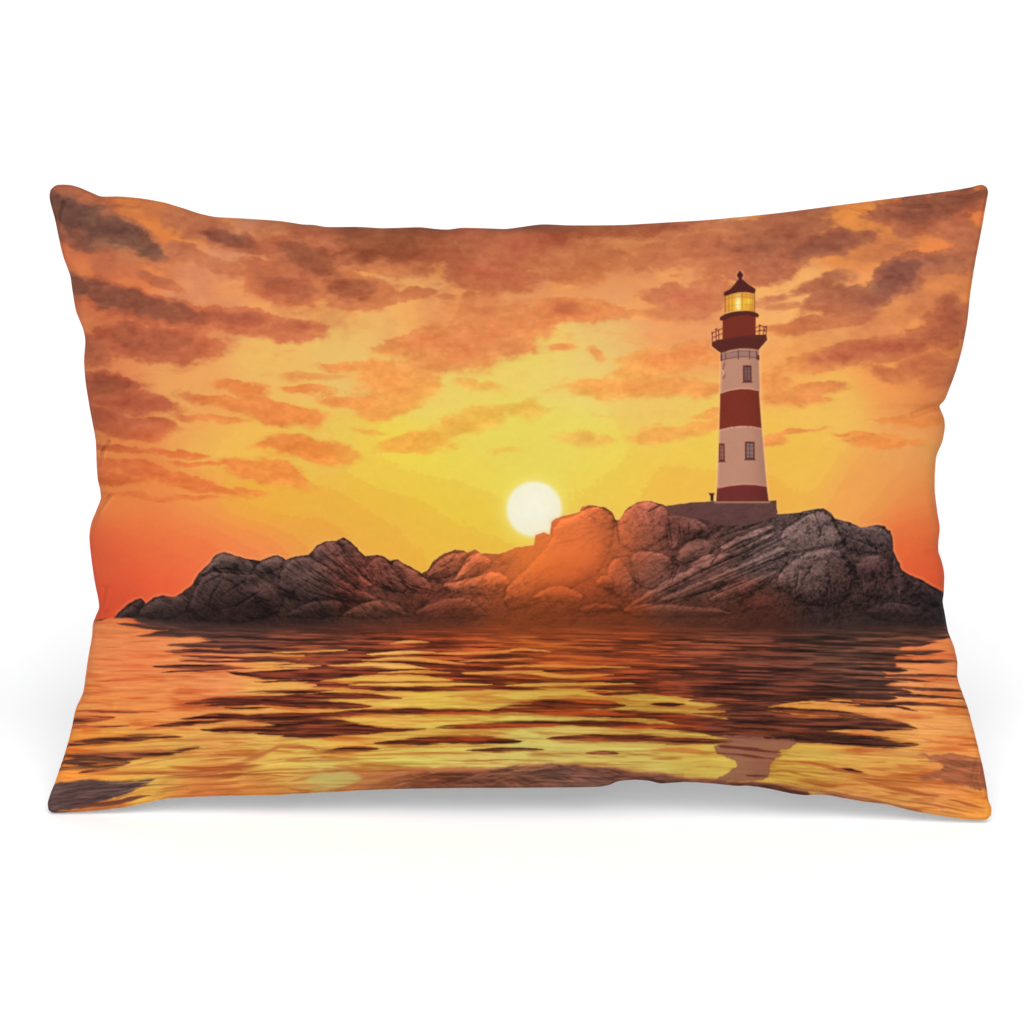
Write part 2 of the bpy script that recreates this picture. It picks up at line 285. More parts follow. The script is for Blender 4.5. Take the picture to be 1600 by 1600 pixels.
def paint_rocks(img):
    sl, d = sdf(ISLAND, pad=8, warp=1.3, ws=8)
    mask = sst(-.7, .8, d)
    body = field(ROCKC, 32.)[sl]
    x, y = GX[sl], GY[sl]
    glow = np.clip(np.exp(-(((x - 868) / 105) ** 2 + ((y - 868) / 66) ** 2)) * 1.25, 0, 1)            # haze of the low sun over the rocks
    sh = np.full(x.shape, .88, np.float32)
    def streak(ang, lx, ly, seed, rid):
        c_, s_ = math.cos(math.radians(ang)), math.sin(math.radians(ang))
        wv = 6 * fbm(x / 30, y / 30, seed + 50, 2)
        n = fbm((x * c_ + y * s_) / lx, (-x * s_ + y * c_ + wv) / ly, seed, 4, .62)
        return n * .9 + rid * (np.clip(1 - np.abs(n) * 7, 0, 1) - .38) * .75
    left = sst(690, 600, x); rgt = sst(1190, 1260, x)
    g = left * streak(34, 20, 4.6, 121, .7) + (1 - left) * (1 - rgt) * streak(-29, 20, 4.8, 131, .6) + rgt * streak(-50, 9, 5.4, 136, 1.0)
    g1 = streak(20, 6.5, 3.6, 111, .9)
    coarse = fbm(x / 34, y / 20, 145, 3)
    haze = np.exp(-(((x - 880) / 190) ** 2 + ((y - 925) / 85) ** 2))
    work = np.zeros(GX.shape, np.float32); work[sl] = sh
    for i, poly in enumerate(BOULD):
        s2, dd = sdf(chaikin(poly, 1), pad=8, warp=2.4, ws=10, seed=200 + i)
        gy, gx = np.gradient(dd)
        nl = gx * .35 + gy * 1.0                                      # >0 : upper side
        cov = sst(-1, 1.2, dd)
        s = 1.0 + .36 * np.clip(nl, -1, 1) * np.exp(-np.maximum(dd, 0) / 14) + .1 * math.sin(i * 2.3)
        s = s + .16 * np.exp(-((dd - 3.2) / 2.2) ** 2) * np.clip(nl, 0, 1)
        s = s - .27 * np.exp(-(np.maximum(dd, 0) / 2.0) ** 2)
        work[s2] = work[s2] * (1 - cov) + s * cov
        ring = np.exp(-(dd / 2.2) ** 2) * (dd < 0)
        work[s2] *= 1 - .34 * ring * (.6 + .8 * fbm(GX[s2] / 12, GY[s2] / 12, 230 + i, 2))
    tmp = np.repeat(work[..., None], 3, 2)
    for c in CRACKS:
        line(tmp, [(px + .5, py) for px, py in c], 3.2, (.42, .42, .42), .75, 1.5, True)
        line(tmp, [(px + 2.2, py + 2.4) for px, py in c], 1.8, (1.35, 1.35, 1.35), .5, 1.2, True)
    s = tmp[sl][..., 0]
    s = s + (.62 * g + .36 * g1 + .5 * coarse) * (1 - .5 * glow)
    ridge = 1 - np.abs(fbm(x / 13, y / 8, 141, 3)) * 10
    s = s - .16 * np.clip(ridge, 0, 1) * (1 - glow)
    s = 1 + (s - 1) * (1 - .5 * glow)
    s = 1 + (s - 1) * (1 - .3 * haze)
    s = 1 + (s - 1) * (1 - .45 * sst(945, 975, y)); s *= 1 - .28 * sst(915, 960, y) * (1 - glow)
    body = body * (np.array((.93, .95, .90), np.float32) * (1 - glow)[..., None] + glow[..., None])
    c = body * np.clip(s, .32, 1.8)[..., None]
    # pale halo line of the print along the skyline, then the dark contour
    halo = np.exp(-((d + 2.2) / 1.6) ** 2) * (y < 960) * .26
    put(img, sl, halo, (244, 190, 120))
    edge = np.exp(-((d - 1.2) / 1.3) ** 2) * (1 - glow * .9) * (y < 955)
    c = c * (1 - .12 * edge[..., None])
    put(img, sl, mask, c)
    # orange bloom in front of the sun
    m = np.zeros_like(GX); m[sl] = mask
    full = (slice(None), slice(None))
    for cx, cy, rx, ry, col_, al in ((900, 835, 62, 50, (228, 112, 58), .26), (868, 866, 75, 24, (222, 126, 44), .24), (893, 868, 95, 40, (214, 92, 44), .14), (860, 850, 130, 80, (224, 118, 56), .12)):
        e = np.exp(-(((GX - cx) / rx) ** 2 + ((GY - cy) / ry) ** 2)); put(img, full, e * al * m, col_)
    e = np.exp(-(((GX - 905) / 60) ** 2 + ((GY - 850) / 45) ** 2)) * (GY > 700) * .10; put(img, full, e, (240, 130, 60))
    # keeper's platform
    fill(img, [(1042,792),(1072,787),(1120,783),(1213,783),(1214,806),(1180,818),(1130,822),(1100,812),(1050,806)], (98,64,58), 1.2, .75)
    line(img, [(1120,783.5),(1212,783.5)], 1.6, (80,42,40), .8)

def paint_lighthouse(img):
    D1, RED, DRED, WH = (82,35,31), (118,46,31), (88,39,31), (180,131,101)
    body = [(1127,551),(1186,546),(1187,612),(1190,668),(1198,760),(1201,783),(1119,783),(1120.5,763),(1124,671),(1126,615)]
    sl, d = sdf(body); put(img, sl, np.exp(-((d + 1.6) / 1.5) ** 2) * .55, (246,188,128))
    fill(img, [(1127,561),(1155,556),(1185,558),(1187,613),(1158,609),(1126,617)], WH)
    fill(img, [(1124,669),(1157,664),(1190,667),(1198.2,762),(1161,759),(1120.5,765)], WH)
    for sgn, P in ((0, [(1128.3,565),(1127.2,613)]), (0, [(1125.2,673),(1121.7,762)]), (1, [(1184.5,562),(1186,610)]), (1, [(1189.2,670),(1196.6,758)])):
        line(img, P, 1.8, (208,158,130) if not sgn else (196,142,118), .7)
    line(img, [(1127,613.5),(1140,609.5),(1158,606.3),(1172,607),(1186,609.5)], 2.2, (212,150,118), .8)
    line(img, [(1125,672.5),(1140,668.5),(1157,666.5),(1175,667),(1189.6,669.5)], 2.2, (216,158,132), .8)
    line(img, [(1121,761.5),(1140,758),(1161,756),(1180,756.5),(1197.5,759)], 2.0, (205,140,112), .8)
    fill(img, [(1125.4,615.4),(1140,610.5),(1157,607.9),(1172,608.5),(1185.6,611.3),(1190,668.8),(1175,666),(1157,665.4),(1140,667.5),(1124,671.2)], RED)
    fill(img, [(1120.4,763.5),(1140,759.5),(1161,757.5),(1180,758),(1198,760.8),(1201,783),(1119,783)], (106,44,38))
    for q in range(60):
        xx = 1126 + (q * 37 % 58); yy = 616 + (q * 53 % 48)
        line(img, [(xx, yy), (xx + .3, yy + 5 + q % 6)], 1.4, (104,36,30) if q % 2 else (134,52,40), .28)
    sl, d = sdf(body); tw = (GX[sl] - 1157) / (31 + (GY[sl] - 560) * .045)
    img[sl] *= (1 + sst(-.5, .8, d) * (.035 - .13 * np.clip(tw, 0, 1) ** 2.2 - .05 * np.clip(-tw, 0, 1) ** 5))[..., None]
    # windows
    def win(x0, y0, x1, y1, inner):
        fill(img, [(x0,y0),(x1,y0),(x1+.4,y1),(x0+.2,y1)], (96,48,42)); fill(img, [(x0+2.4,y0+3),(x1-2.2,y0+3),(x1-2,y1-3),(x0+2.6,y1-3)], inner, .8)
        xm = (x0 + x1) / 2
        line(img, [(xm,y0),(xm,y1)], 1.3, (88,50,46), .75)
        for k in (1, 2, 3): line(img, [(x0, y0+(y1-y0)*k/4), (x1, y0+(y1-y0)*k/4)], 1.1, (88,50,46), .6)
        line(img, [(x0-.5,y1+.3),(x1+1,y1+.3)], 1.5, (80,38,34), .9)
    win(1160.8,570.8,1174.2,597, (120,88,80)); win(1164,690,1179,718, (138,108,96)); win(1123.2,693,1132.2,721, (176,112,84))
    line(img, [(1132.2,568),(1130,573),(1129.6,577)], 2.0, (110,58,46), .7); line(img, [(1133,584),(1131.6,589),(1129.6,590.5)], 2.0, (120,64,50), .7); line(img, [(1129.6,579),(1131.5,585)], 1.8, (228,170,120))
    # corbel band
    fill(img, [(1128,550),(1155,543),(1186,545),(1185,561),(1170,558.2),(1155,557.8),(1140,560),(1127,563.5)], (160,118,100))
    for xx in (1133.5,1153.5,1171,1182): line(img, [(xx,546),(xx+.3,561)], 2.0, (104,64,54), .85)
    line(img, [(1127,553.5),(1140,550.5),(1155,548),(1185,549)], 1.4, (110,62,52), .6)
    line(img, [(1127.5,563),(1140,559.7),(1155,557.6),(1170,557.6),(1184.5,560)], 1.6, (120,76,62), .9)
    line(img, [(1127,549),(1127,563)], 2.4, D1); line(img, [(1184.6,556),(1185,561)], 3.4, D1)
    # gallery
    sl, d = sdf([(1112,535),(1121,531),(1197.5,522.5),(1198.8,531),(1185.6,546),(1155,544),(1127.5,551),(1112.5,541)]); put(img, sl, np.exp(-((d + 1.6) / 1.4) ** 2) * .4, (246,180,120))
    fill(img, [(1129,499),(1155,491),(1181,494),(1180.6,528),(1128.8,532)], RED)
    fill(img, [(1112,535),(1121,531),(1129,530),(1155,525.5),(1181,523),(1197.5,522.5),(1198.8,531),(1188.8,542.5),(1185.6,546.5),(1172,544.3),(1155,544.3),(1140,547),(1127.5,551.5),(1122.5,549),(1112.5,541)], DRED)
    line(img, [(1129,531),(1155,526.5),(1181,524.5)], 3, (104,42,36), .6)
    fill(img, [(1124.6,500),(1125,495.4),(1133.8,490),(1144,487),(1155,485.4),(1166,485),(1175,485.8),(1184.4,490),(1186.3,493),(1183.8,496.4),(1181,495.4),(1168,492.6),(1155,492.6),(1142,495.3),(1130,500.6),(1126,501)], D1)
    for P in ([(1113.2,534),(1112.6,519.5)],[(1119.4,532),(1118.4,514)],[(1123.5,531),(1122.8,514.5)],[(1112.6,520.5),(1128,513.5)],[(1113.5,527.5),(1128,521.5)],
              [(1197,523),(1198.2,509.5)],[(1193,523),(1193.6,511)],[(1186.4,522),(1187,507.5)],[(1181.5,512),(1187,508.5),(1197.5,511.5)],[(1182,518),(1188,516),(1197,517.5)]):
        line(img, P, 1.7, (120,56,44), .85)
    for c in ((1187,508.6),(1187,516.5),(1196.4,511),(1194.5,515.5),(1113,520),(1119,514.5)):
        line(img, [c, (c[0]+.4, c[1])], 3.2, (110,48,40), .8)
    # lantern
    glass = [(1133,461.5),(1155,456),(1179,458),(1179.4,487),(1166,485.4),(1155,485.8),(1143,487.5),(1132.4,490.5)]
    fill(img, glass, (222,150,60))
    sl, d = sdf(glass); m = sst(-.5, .8, d); x, y = GX[sl], GY[sl]
    put(img, sl, m * np.exp(-((x-1156)/17)**2 - ((y-475)/11)**2), (240,190,40))
    put(img, sl, m * np.exp(-((x-1170)/6)**2 - ((y-470)/5)**2) * .7, (246,212,70))
    put(img, sl, m * np.exp(-((x-1153.5)/4.2)**2 - ((y-475)/12)**2), (255,244,178))
    for xx, aa in ((1133.2,.9),(1138.5,.4),(1144,.25),(1159.6,.55),(1166,.2),(1172.5,.3),(1175.6,.35),(1179,.9)):
        line(img, [(xx,459),(xx,488)], 1.5, (140,78,36), aa)
    line(img, [(1133,468),(1145,464.5),(1160,463.5),(1179,466)], 1.2, (170,104,40), .5); line(img, [(1133,479),(1150,476.5),(1165,476),(1179,477)], 1.1, (176,110,40), .4)
    line(img, [(1134,489),(1144,486.4),(1156,484.6),(1168,484.3)], 1.6, (240,196,110), .6)
    fill(img, [(1154.8,434.5),(1158.6,434.5),(1163,439),(1170,445),(1180.4,451),(1180.8,454),(1178.8,458.6),(1167,456.4),(1155,456.6),(1144,459),(1134,462.6),(1130.6,461),(1131.2,456.6),(1141.3,451.3),(1150,441)], D1)
    line(img, [(1131.5,460),(1144,456.8),(1156,455),(1168,455),(1179,457)], 1.6, (66,28,28), .7)
    sl, d = sdf([(1154,425),(1159,425),(1161,430),(1159,435),(1154,435),(1151.6,430)]); put(img, sl, np.exp(-((d + 1.6) / 1.3) ** 2) * .35, (246,190,130))
    line(img, [(1156.1,430.2),(1156.4,430.2)], 9.2, (72,30,30)); line(img, [(1156.6,433),(1156.8,438)], 4.4, (72,30,30)); line(img, [(1156.1,424.6),(1156.1,427)], 3, (72,30,30))
    # small capstan left of the tower
    fill(img, [(1107,770.5),(1116.8,770.5),(1115,774.5),(1115,783),(1110,783),(1110,775)], (66,36,32))
    line(img, [(1117.8,776),(1117.8,782)], 1.6, (236,206,170), .8)

WATER = [(160,985,240,142,78),(160,1010,240,145,80),(200,1050,238,134,74),(150,1080,238,150,74),(300,1060,238,150,84),(250,1100,236,150,74),(120,1200,235,148,58),(200,1190,226,170,70),
(270,1190,222,185,80),(400,1192,222,186,85),(440,1180,226,194,84),(350,1160,226,165,80),(400,1232,214,130,58),(320,1222,210,120,58),(520,1215,215,198,100),
(470,1080,236,170,80),(440,1120,236,175,85),(560,1060,236,190,80),(600,1040,240,188,94),(680,1062,230,190,70),(700,1090,226,195,80),(720,1130,230,200,84),
(600,1125,232,185,80),(560,1160,236,180,74),(600,1190,216,200,90),(800,1100,222,200,80),(830,1130,216,200,98),(850,1150,214,200,100),(880,1082,208,190,72),
(1000,1100,206,188,72),(950,1150,216,188,88),(1000,1180,212,190,90),(1100,1190,210,180,75),(900,1190,212,194,96),(750,1188,222,200,100),(850,1050,222,152,60),
(900,1035,215,130,55),(950,1060,216,150,60),(1250,1100,226,166,70),(1300,1110,230,160,75),(1400,1060,240,160,90),(1450,1005,238,140,75),(1470,1040,238,140,75),
(1460,1110,236,165,85),(1500,1140,232,155,75),(1300,1180,215,170,72),(1250,1200,208,170,68),(1400,1200,215,165,75),(1350,1232,215,150,72),(1450,1260,220,160,80),
(1540,1270,225,150,60),(1480,1222,218,130,65),(700,1030,225,145,72),(780,1045,220,145,65),(1060,1100,215,175,75),(1340,1140,232,160,80)]
WDARK = [(250,975,85,62,58),(350,995,82,58,56),(350,1040,84,42,38),(400,1100,92,40,30),(450,1140,96,48,38),(500,1000,100,58,50),(500,1060,100,46,36),(600,1080,104,44,32),(600,1130,108,50,34),
(600,990,118,58,42),(700,1000,140,62,38),(700,1050,130,58,36),(850,1000,156,72,34),(850,1050,146,66,34),(900,1110,122,54,26),(1000,1000,135,62,36),(1000,1060,120,56,36),(1000,1125,112,46,24),
(750,1160,110,45,24),(1100,1000,105,58,45),(1100,1060,95,48,40),(1200,1000,80,46,42),(1200,1060,80,46,42),(1250,1110,88,48,40),(1200,1140,78,42,36),(1300,1000,76,54,50),(1350,1060,82,54,50),(1380,1150,66,38,36),
(1430,990,84,56,50),(150,1165,118,68,48),(120,1185,110,70,58),(150,1123,140,72,48),(110,1240,94,78,72),(200,1240,115,72,55),(800,1220,132,88,70),(900,1215,118,84,76),(1000,1215,124,80,66),(1450,1200,150,92,62)]

DK = [  # dark streaks: points, thickness, alpha, left open, right open
([(148,971),(170,965)],3.4,.9,0,0),([(200,975),(240,982),(300,984)],5,.9,.6,1),([(215,994),(250,991),(310,991)],7,.95,0,1),([(262,1008),(300,1008),(350,1009)],6,.95,0,1),([(255,1017),(320,1017),(400,1019)],5,.95,0,1),
([(282,1026),(360,1027),(470,1028)],4,.95,0,1),([(282,1033),(370,1033),(470,1033)],4.5,.95,0,1),([(238,1040),(320,1042),(380,1047),(470,1053)],6,1,0,1),([(250,1051),(300,1047),(352,1047)],2.2,.8,0,0),
([(355,1049),(400,1054),(470,1057)],9,1,0,.9),([(280,1038),(360,1038)],1.6,.5,0,0),([(405,1080),(430,1081),(470,1081),(520,1078)],3,.85,0,0),([(296,1099),(325,1095),(440,1092),(515,1087),(570,1087),(628,1091)],8,1,.3,0),([(320,1102),(350,1101),(420,1098)],5,.9,0,0),([(350,1107),(420,1106)],3,.8,0,0),
([(282,1124),(335,1120),(400,1121),(440,1119),(515,1117),(590,1112),(690,1112),(780,1113)],7,1,0,0),([(215,1139),(285,1131),(362,1125)],4.4,1,0,0),([(313,1140),(385,1139),(480,1138)],7,1,0,0),([(400,1146),(440,1146),(500,1147),(560,1145)],8,1,0,0),
([(112,1126),(140,1123),(180,1121)],8,.9,.8,0),([(116,1111),(170,1111),(250,1112)],3,.55,1,0),([(110,1136),(200,1134)],2.2,.45,1,0),([(104,1163),(172,1156),(240,1151),(284,1152)],9,.92,.7,0),
([(96,1180),(172,1181),(265,1176),(312,1167)],10,.95,1,0),([(94,1190),(150,1190),(220,1186)],7,.9,1,0),([(90,1200),(170,1197)],4,.6,1,0),([(122,1208),(160,1200),(204,1191)],6,.85,0,0),
([(612,1107),(640,1108),(690,1112)],6,.95,0,0),([(400,1066),(485,1062),(540,1064)],3,.7,0,0),([(485,1071),(540,1071),(580,1075),(765,1076)],6,1,0,0),
([(395,1097),(440,1099),(490,1101),(540,1103),(580,1103)],8.5,1,0,0),([(770,1111),(810,1104),(870,1101),(940,1101),(978,1102)],15,.95,.2,0),
([(800,1110),(850,1112),(930,1115),(1025,1116),(1080,1121),(1130,1130),(1210,1138)],10,1,.2,1),([(680,1137),(760,1135),(887,1130),(975,1131),(1040,1136),(1110,1141),(1200,1145)],7,1,0,1),([(1030,1124),(1100,1132),(1200,1142)],12,1,0,1),
([(585,1162),(640,1160),(690,1156),(752,1156),(815,1160)],11,.97,0,0),([(505,1176),(552,1170),(592,1170)],6,1,0,0),([(730,1172),(790,1172),(850,1172)],4.4,1,0,0),([(856,1154),(925,1152),(1025,1156),(1100,1158),(1150,1158)],8.5,1,0,0),
([(915,1177),(940,1176),(967,1178)],4.4,.95,0,0),([(1018,1101),(1070,1101)],4,.8,0,0),([(915,1081),(950,1084),(1000,1083)],4,.8,0,.5),([(790,1134),(842,1132)],3,.8,0,0),([(440,1152),(500,1150),(540,1148)],4,.9,0,0),
([(1040,1084),(1120,1090),(1240,1090)],9,.95,0,1),([(1075,1096),(1150,1096),(1250,1098)],8,.95,0,1),([(1090,1108),(1140,1105),(1240,1106)],7,.95,0,1),([(1080,1114),(1150,1117),(1240,1119)],6,.85,0,1),
([(1400,1003),(1440,999),(1492,994)],7,.95,1,0),([(1390,1009),(1440,1006),(1462,1003)],5,.9,1,0),([(1380,1020),(1440,1019),(1476,1018)],5,.95,1,0),([(1380,1033),(1440,1033),(1496,1033)],4.6,.95,1,.4),([(1360,1043),(1390,1046),(1418,1048)],6,.9,1,0),([(1370,1056),(1430,1056),(1500,1057)],3,.9,1,.6),
([(1370,1061),(1410,1062),(1450,1065)],4,.8,1,0),([(1380,1073),(1440,1076),(1512,1080)],3.6,.95,1,.8),([(1370,1083),(1430,1087),(1500,1091)],3.6,.9,1,.3),([(1270,1094),(1340,1101),(1400,1104),(1432,1112)],4,.95,0,0),([(1330,1095),(1385,1100),(1450,1100),(1515,1106)],3.6,.95,0,.8),
([(1310,1086),(1360,1088),(1402,1091)],10,1,1,0),([(1300,1073),(1370,1074),(1425,1083)],13,1,1,0),([(1222,1110),(1270,1112),(1320,1115),(1378,1126)],6,1,.6,0),
([(1130,1131),(1260,1128),(1340,1133),(1400,1133),(1434,1139)],17,1,1,0),([(1130,1146),(1260,1150),(1340,1157),(1395,1164),(1436,1163)],14,1,1,0),([(1200,1139),(1250,1141),(1310,1143)],14,1,1,0),
([(1300,1202),(1325,1202),(1348,1206)],4.4,.8,0,0)]
BR = [  # bright streaks over the dark reflection
([(610,1006),(640,1003),(670,1005)],4,(226,150,78),.95),([(560,1012),(620,1014)],2,(190,100,60),.6),([(574,1023),(625,1020),(680,1020)],5,(240,180,98),1),([(680,1021),(740,1021),(832,1015)],4.6,(222,138,68),.95),([(790,1018),(815,1014),(860,1019)],5,(232,165,80),.9),
([(430,1019),(490,1018),(540,1015)],2.6,(200,120,80),.8),([(565,1032),(635,1029),(690,1035),(728,1038)],5.5,(232,165,80),1),([(720,1034),(780,1031),(830,1029)],3,(200,110,60),.8),
([(430,1041),(470,1041),(504,1041)],6,(240,182,106),1),([(508,1041),(577,1039),(640,1042),(672,1046)],7.5,(240,184,100),1),([(590,1051),(650,1050),(704,1050)],3.6,(226,150,78),.95),([(722,1051),(780,1051),(850,1048)],5.4,(228,165,76),1),
([(500,1065),(580,1060),(650,1060),(706,1063)],9.5,(228,182,72),1),([(545,1069),(640,1069),(768,1070)],5,(230,172,78),.95),([(430,1067),(460,1069),(495,1071)],8,(236,175,84),1),
([(790,1041),(862,1039),(920,1042),(985,1042)],5,(222,146,62),.95),([(780,1048),(840,1052),(890,1057),(960,1053)],6,(224,156,60),.95),([(790,1072),(860,1070),(930,1069),(992,1069)],5.5,(214,165,66),1),
([(820,1064),(900,1062),(960,1063)],2,(180,100,50),.7),([(1000,1070),(1080,1070)],2,(160,85,55),.6),([(660,1020),(760,1010)],1.6,(190,95,55),.5),([(330,1023),(400,1022),(460,1023)],2,(196,120,84),.8),([(360,1013),(400,1012)],1.5,(170,100,80),.6),
([(310,1030),(380,1030)],2.4,(236,150,90),.9),([(300,1037),(400,1036),(460,1037)],3,(238,160,96),.9),([(270,1037),(350,1037)],2.5,(238,158,92),.9),([(340,1022),(430,1023)],2,(220,140,90),.8),
([(262,1004),(300,1001)],2,(238,150,95),.8),([(340,1048),(440,1046),(480,1046)],3,(232,150,86),.8),([(1200,1105),(1260,1097),(1340,1101)],3,(226,150,76),.8),([(1218,1104),(1280,1104),(1340,1107)],5,(226,165,72),.9),
([(1290,1143),(1350,1144),(1425,1148)],6,(234,160,84),.95),([(1120,1036),(1190,1037),(1260,1045)],3,(146,94,74),.55),([(1140,1052),(1230,1058)],2.4,(140,86,66),.5),([(1160,1028),(1240,1036)],1.8,(140,90,72),.5),([(1250,1060),(1310,1055),(1370,1063)],4,(132,84,70),.6),([(1130,1069),(1220,1074)],2.6,(150,84,62),.5),([(1100,1057),(1180,1060)],2,(140,84,62),.5),([(1120,1120),(1200,1125)],3,(150,84,60),.6),([(1300,1046),(1400,1052)],2.6,(150,100,80),.6)]

def paint_water(img):
    wl = 967 + 1.0 * fbm(GX / 30, GY * 0, 301, 3) * 6 + np.interp(GX, [100, 400, 1100, 1500], [-2, 1, 6, 3])
    lit = field(WATER, 32.); drk = field(WDARK, 40.) * np.array((.94, .90, .78), np.float32)
    st1 = fbm(GX / 60, GY / 3.2, 311, 4, .6); st2 = fbm(GX / 110 + 9, (GY + .02 * (GX - 800)) / 6.5, 321, 3, .6); st3 = fbm(GX / 22, GY / 2., 331, 3, .6)
    st4 = fbm(GX / 75, (GY - .03 * (GX - 800)) / 7.5, 391, 4, .55); rz = fbm(GX / 34, GY / 2.7, 396, 3, .6)
    ora = np.stack([lit[..., 0] * .93, lit[..., 1] * .70, lit[..., 2] * .62], -1)
    k_ = np.interp(GY, [975, 1080, 1230], [.55, .8, .95])
    a = (sst(-.02, .26, st4 + .3 * st1) * k_)[..., None]
    L = lit * np.interp(GY, [1000, 1120, 1200], [1.03, 1.05, 1.11])[..., None] * (1 - a) + ora * a
    a = sst(.2, .42, st4 + .35 * st2)[..., None] * .45
    L = L * (1 - a) + L * np.array((.82, .66, .6), np.float32) * a
    Dk = drk * (1 + .35 * st1 + .35 * st3 + .3 * st2)[..., None]
    M = [(190,962),(215,972),(235,979),(262,984),(255,990),(300,994),(330,1000),(300,1006),(340,1012),(352,1018),(420,1020),(475,1024),(470,1034),(430,1040),(470,1060),(490,1075),
         (560,1078),(700,1078),(800,1079),(850,1076),(920,1075),(960,1080),(1080,1090),(1130,1110),(1150,1140),(1200,1150),(1300,1152),(1330,1145),(1290,1135),(1250,1125),(1230,1112),(1200,1108),(1210,1100),(1250,1096),
         (1300,1092),(1370,1090),(1400,1086),(1380,1075),(1400,1066),(1385,1056),(1380,1048),(1400,1040),(1395,1030),(1410,1020),(1400,1012),(1420,1004),(1450,998),(1490,990),(1500,960)]
    Q = np.full_like(GX, -.95)
    sl, d = sdf(M, pad=16)
    d = d + 7 * fbm(GX[sl] / 70, GY[sl] / 3.5, 341, 3)
    Q[sl] = np.maximum(Q[sl], np.clip(d / 7, -.95, .8))
    for P_ in ([(350,1121),(400,1118),(440,1121),(500,1119),(530,1123),(560,1132),(600,1137),(665,1139),(610,1144),(540,1149),(480,1150),(450,1147),(410,1144),(340,1140),(390,1136),(430,1133),(400,1127)],):
        sl, d = sdf(P_, pad=12); Q[sl] = np.maximum(Q[sl], np.clip(d / 4, -.95, .8))
    sl, d = sdf([(800,1088),(845,1079),(905,1077),(950,1086),(1020,1085),(1080,1090),(1112,1091),(1084,1096),(1148,1103),(1100,1106),(1075,1113),(960,1113),(870,1110),(790,1100)], pad=12)
    Q[sl] = np.minimum(Q[sl], -np.clip(d / 4, -.95, .9))
    for pts, t, al, lo_, ro_ in DK: potential(Q, pts, t * 1.12, lo_, ro_, 1)
    for pts, t, c, al in BR:
        if al >= .75: potential(Q, pts, t * 1.05, 0, 0, -1)
    near = (sst(-.95, -.05, Q) * .6)[..., None]
    L = L * (1 - near) + ora * near
    L = L * (1 + .09 * st1 + .06 * st3)[..., None]
    inM = sst(-.2, .6, Q)
    R = .85 * rz + .62 * fbm(GX / 80, GY / 4.2, 398, 3, .55)
    m = sst(-.24, .28, Q + R * np.interp(np.abs(Q), [0, .8], [1., .9]))
    # ripples inside the mirror image: warm light lines and near-black troughs
    rp = fbm(GX / 62, (GY - .02 * (GX - 800)) / 2.9, 351, 3, .5)
    warm = np.minimum(drk * np.array((1.75, 1.75, 1.6), np.float32) + np.array((14, 4, 0), np.float32), lit)
    dep = sst(972, 1004, GY)
    hi = (sst(.03, .2, rp) * dep)[..., None]; lo = (sst(-.05, -.22, rp) * dep)[..., None]
    DD = Dk * (1 - hi * .75) + warm * hi * .75
    DD = DD * (1 - .42 * lo)
    W = L * (1 - m[..., None]) + DD * m[..., None]
    # dark red lip around every dark patch
    lip = np.exp(-((m - .5) / .32) ** 2) * .5
    W = W * (1 - lip[..., None]) + (.55 * DD + .25 * L) * lip[..., None]
    wide = sst(.1, .6, inM) * sst(215, 300, GX) * sst(1500, 1440, GX)
    band = sst(wl - 1.5, wl + 3.5 + 20 * wide, GY + 8 * wide * rz)
    out = img * (1 - band[..., None]) + W * band[..., None]
    img[:] = out
    full = (slice(None), slice(None))
    DKF = np.clip(drk * (1 + .5 * st3 + .3 * st1)[..., None], 0, 255)
    LF = L
    # lower brown shallows
    shallow = [(560,1300),(570,1232),(600,1216),(640,1206),(700,1203),(760,1204),(800,1198),(862,1192),(912,1195),(960,1200),(1000,1205),(1060,1212),(1112,1218),(1200,1222),(1260,1236),(1300,1260),(1300,1300)]
    wv = 9 * fbm(GX / 60, GY / 26, 358, 3); hair = fbm((GX * .95 + GY * .3) / 26, (-GX * .3 + GY * .95 + wv) / 2.4, 361, 4, .6); hair2 = fbm((GX * .97 - GY * .2) / 24, (GX * .2 + GY * .97 + wv) / 2.6, 371, 4, .6)
    sl, d = sdf([(430,1300),(430,1202),(500,1200),(560,1200),(640,1199),(700,1196),(760,1199),(820,1200),(860,1300)], pad=8, warp=3, ws=20)
    put(img, sl, sst(-2, 6, d) * .8 * sst(430, 560, GX[sl]), np.array((196,112,62), np.float32) * (1 + .3 * hair2[sl] + .2 * st2[sl])[..., None])
    for pts, t, c, al in (([(440,1209),(520,1205),(600,1204)],4,(222,140,75),.7),([(570,1212),(640,1206),(700,1203)],3,(226,150,95),.6),([(440,1226),(470,1218),(500,1212)],6,(210,110,50),.6),([(600,1216),(660,1207),(730,1203)],3,(216,130,80),.6)):
        stripe(img, pts, t, c, al)
    d = np.hypot((GX - 524 + (GY - 1215) * .8) / 42, (GY - 1218) / 15) + .5 * fbm(GX / 20, GY / 6, 5, 2)
    put(img, full, sst(1.1, .7, d) * .92, (214,198,104))
    sl, d = sdf(shallow, pad=8, warp=3, ws=20)
    big = fbm((GX + GY) / 40, (GY * 1.3 - GX * .25) / 12, 381, 4, .6)
    tone = drk[sl] * (1 + .75 * hair[sl] + .4 * hair2[sl] + .5 * big[sl] + .45 * st3[sl])[..., None]
    fadeL = sst(565, 760, GX[sl] + 60 * big[sl])
    put(img, sl, sst(-1.5, 3.5, d) * (.25 + .75 * fadeL), tone)
    put(img, sl, np.exp(-((d - 1) / 3.) ** 2) * .55, (206,128,78))
    put(img, sl, sst(.0, .25, big[sl] + .4 * hair[sl]) * sst(2, 7, d) * .5, (182,116,88))
    # lower left shallows
    sl, d = sdf([(84,1224),(130,1219),(180,1219),(212,1221),(246,1214),(226,1228),(200,1240),(165,1252),(120,1264),(70,1270),(70,1230)], pad=8, warp=3, ws=16)
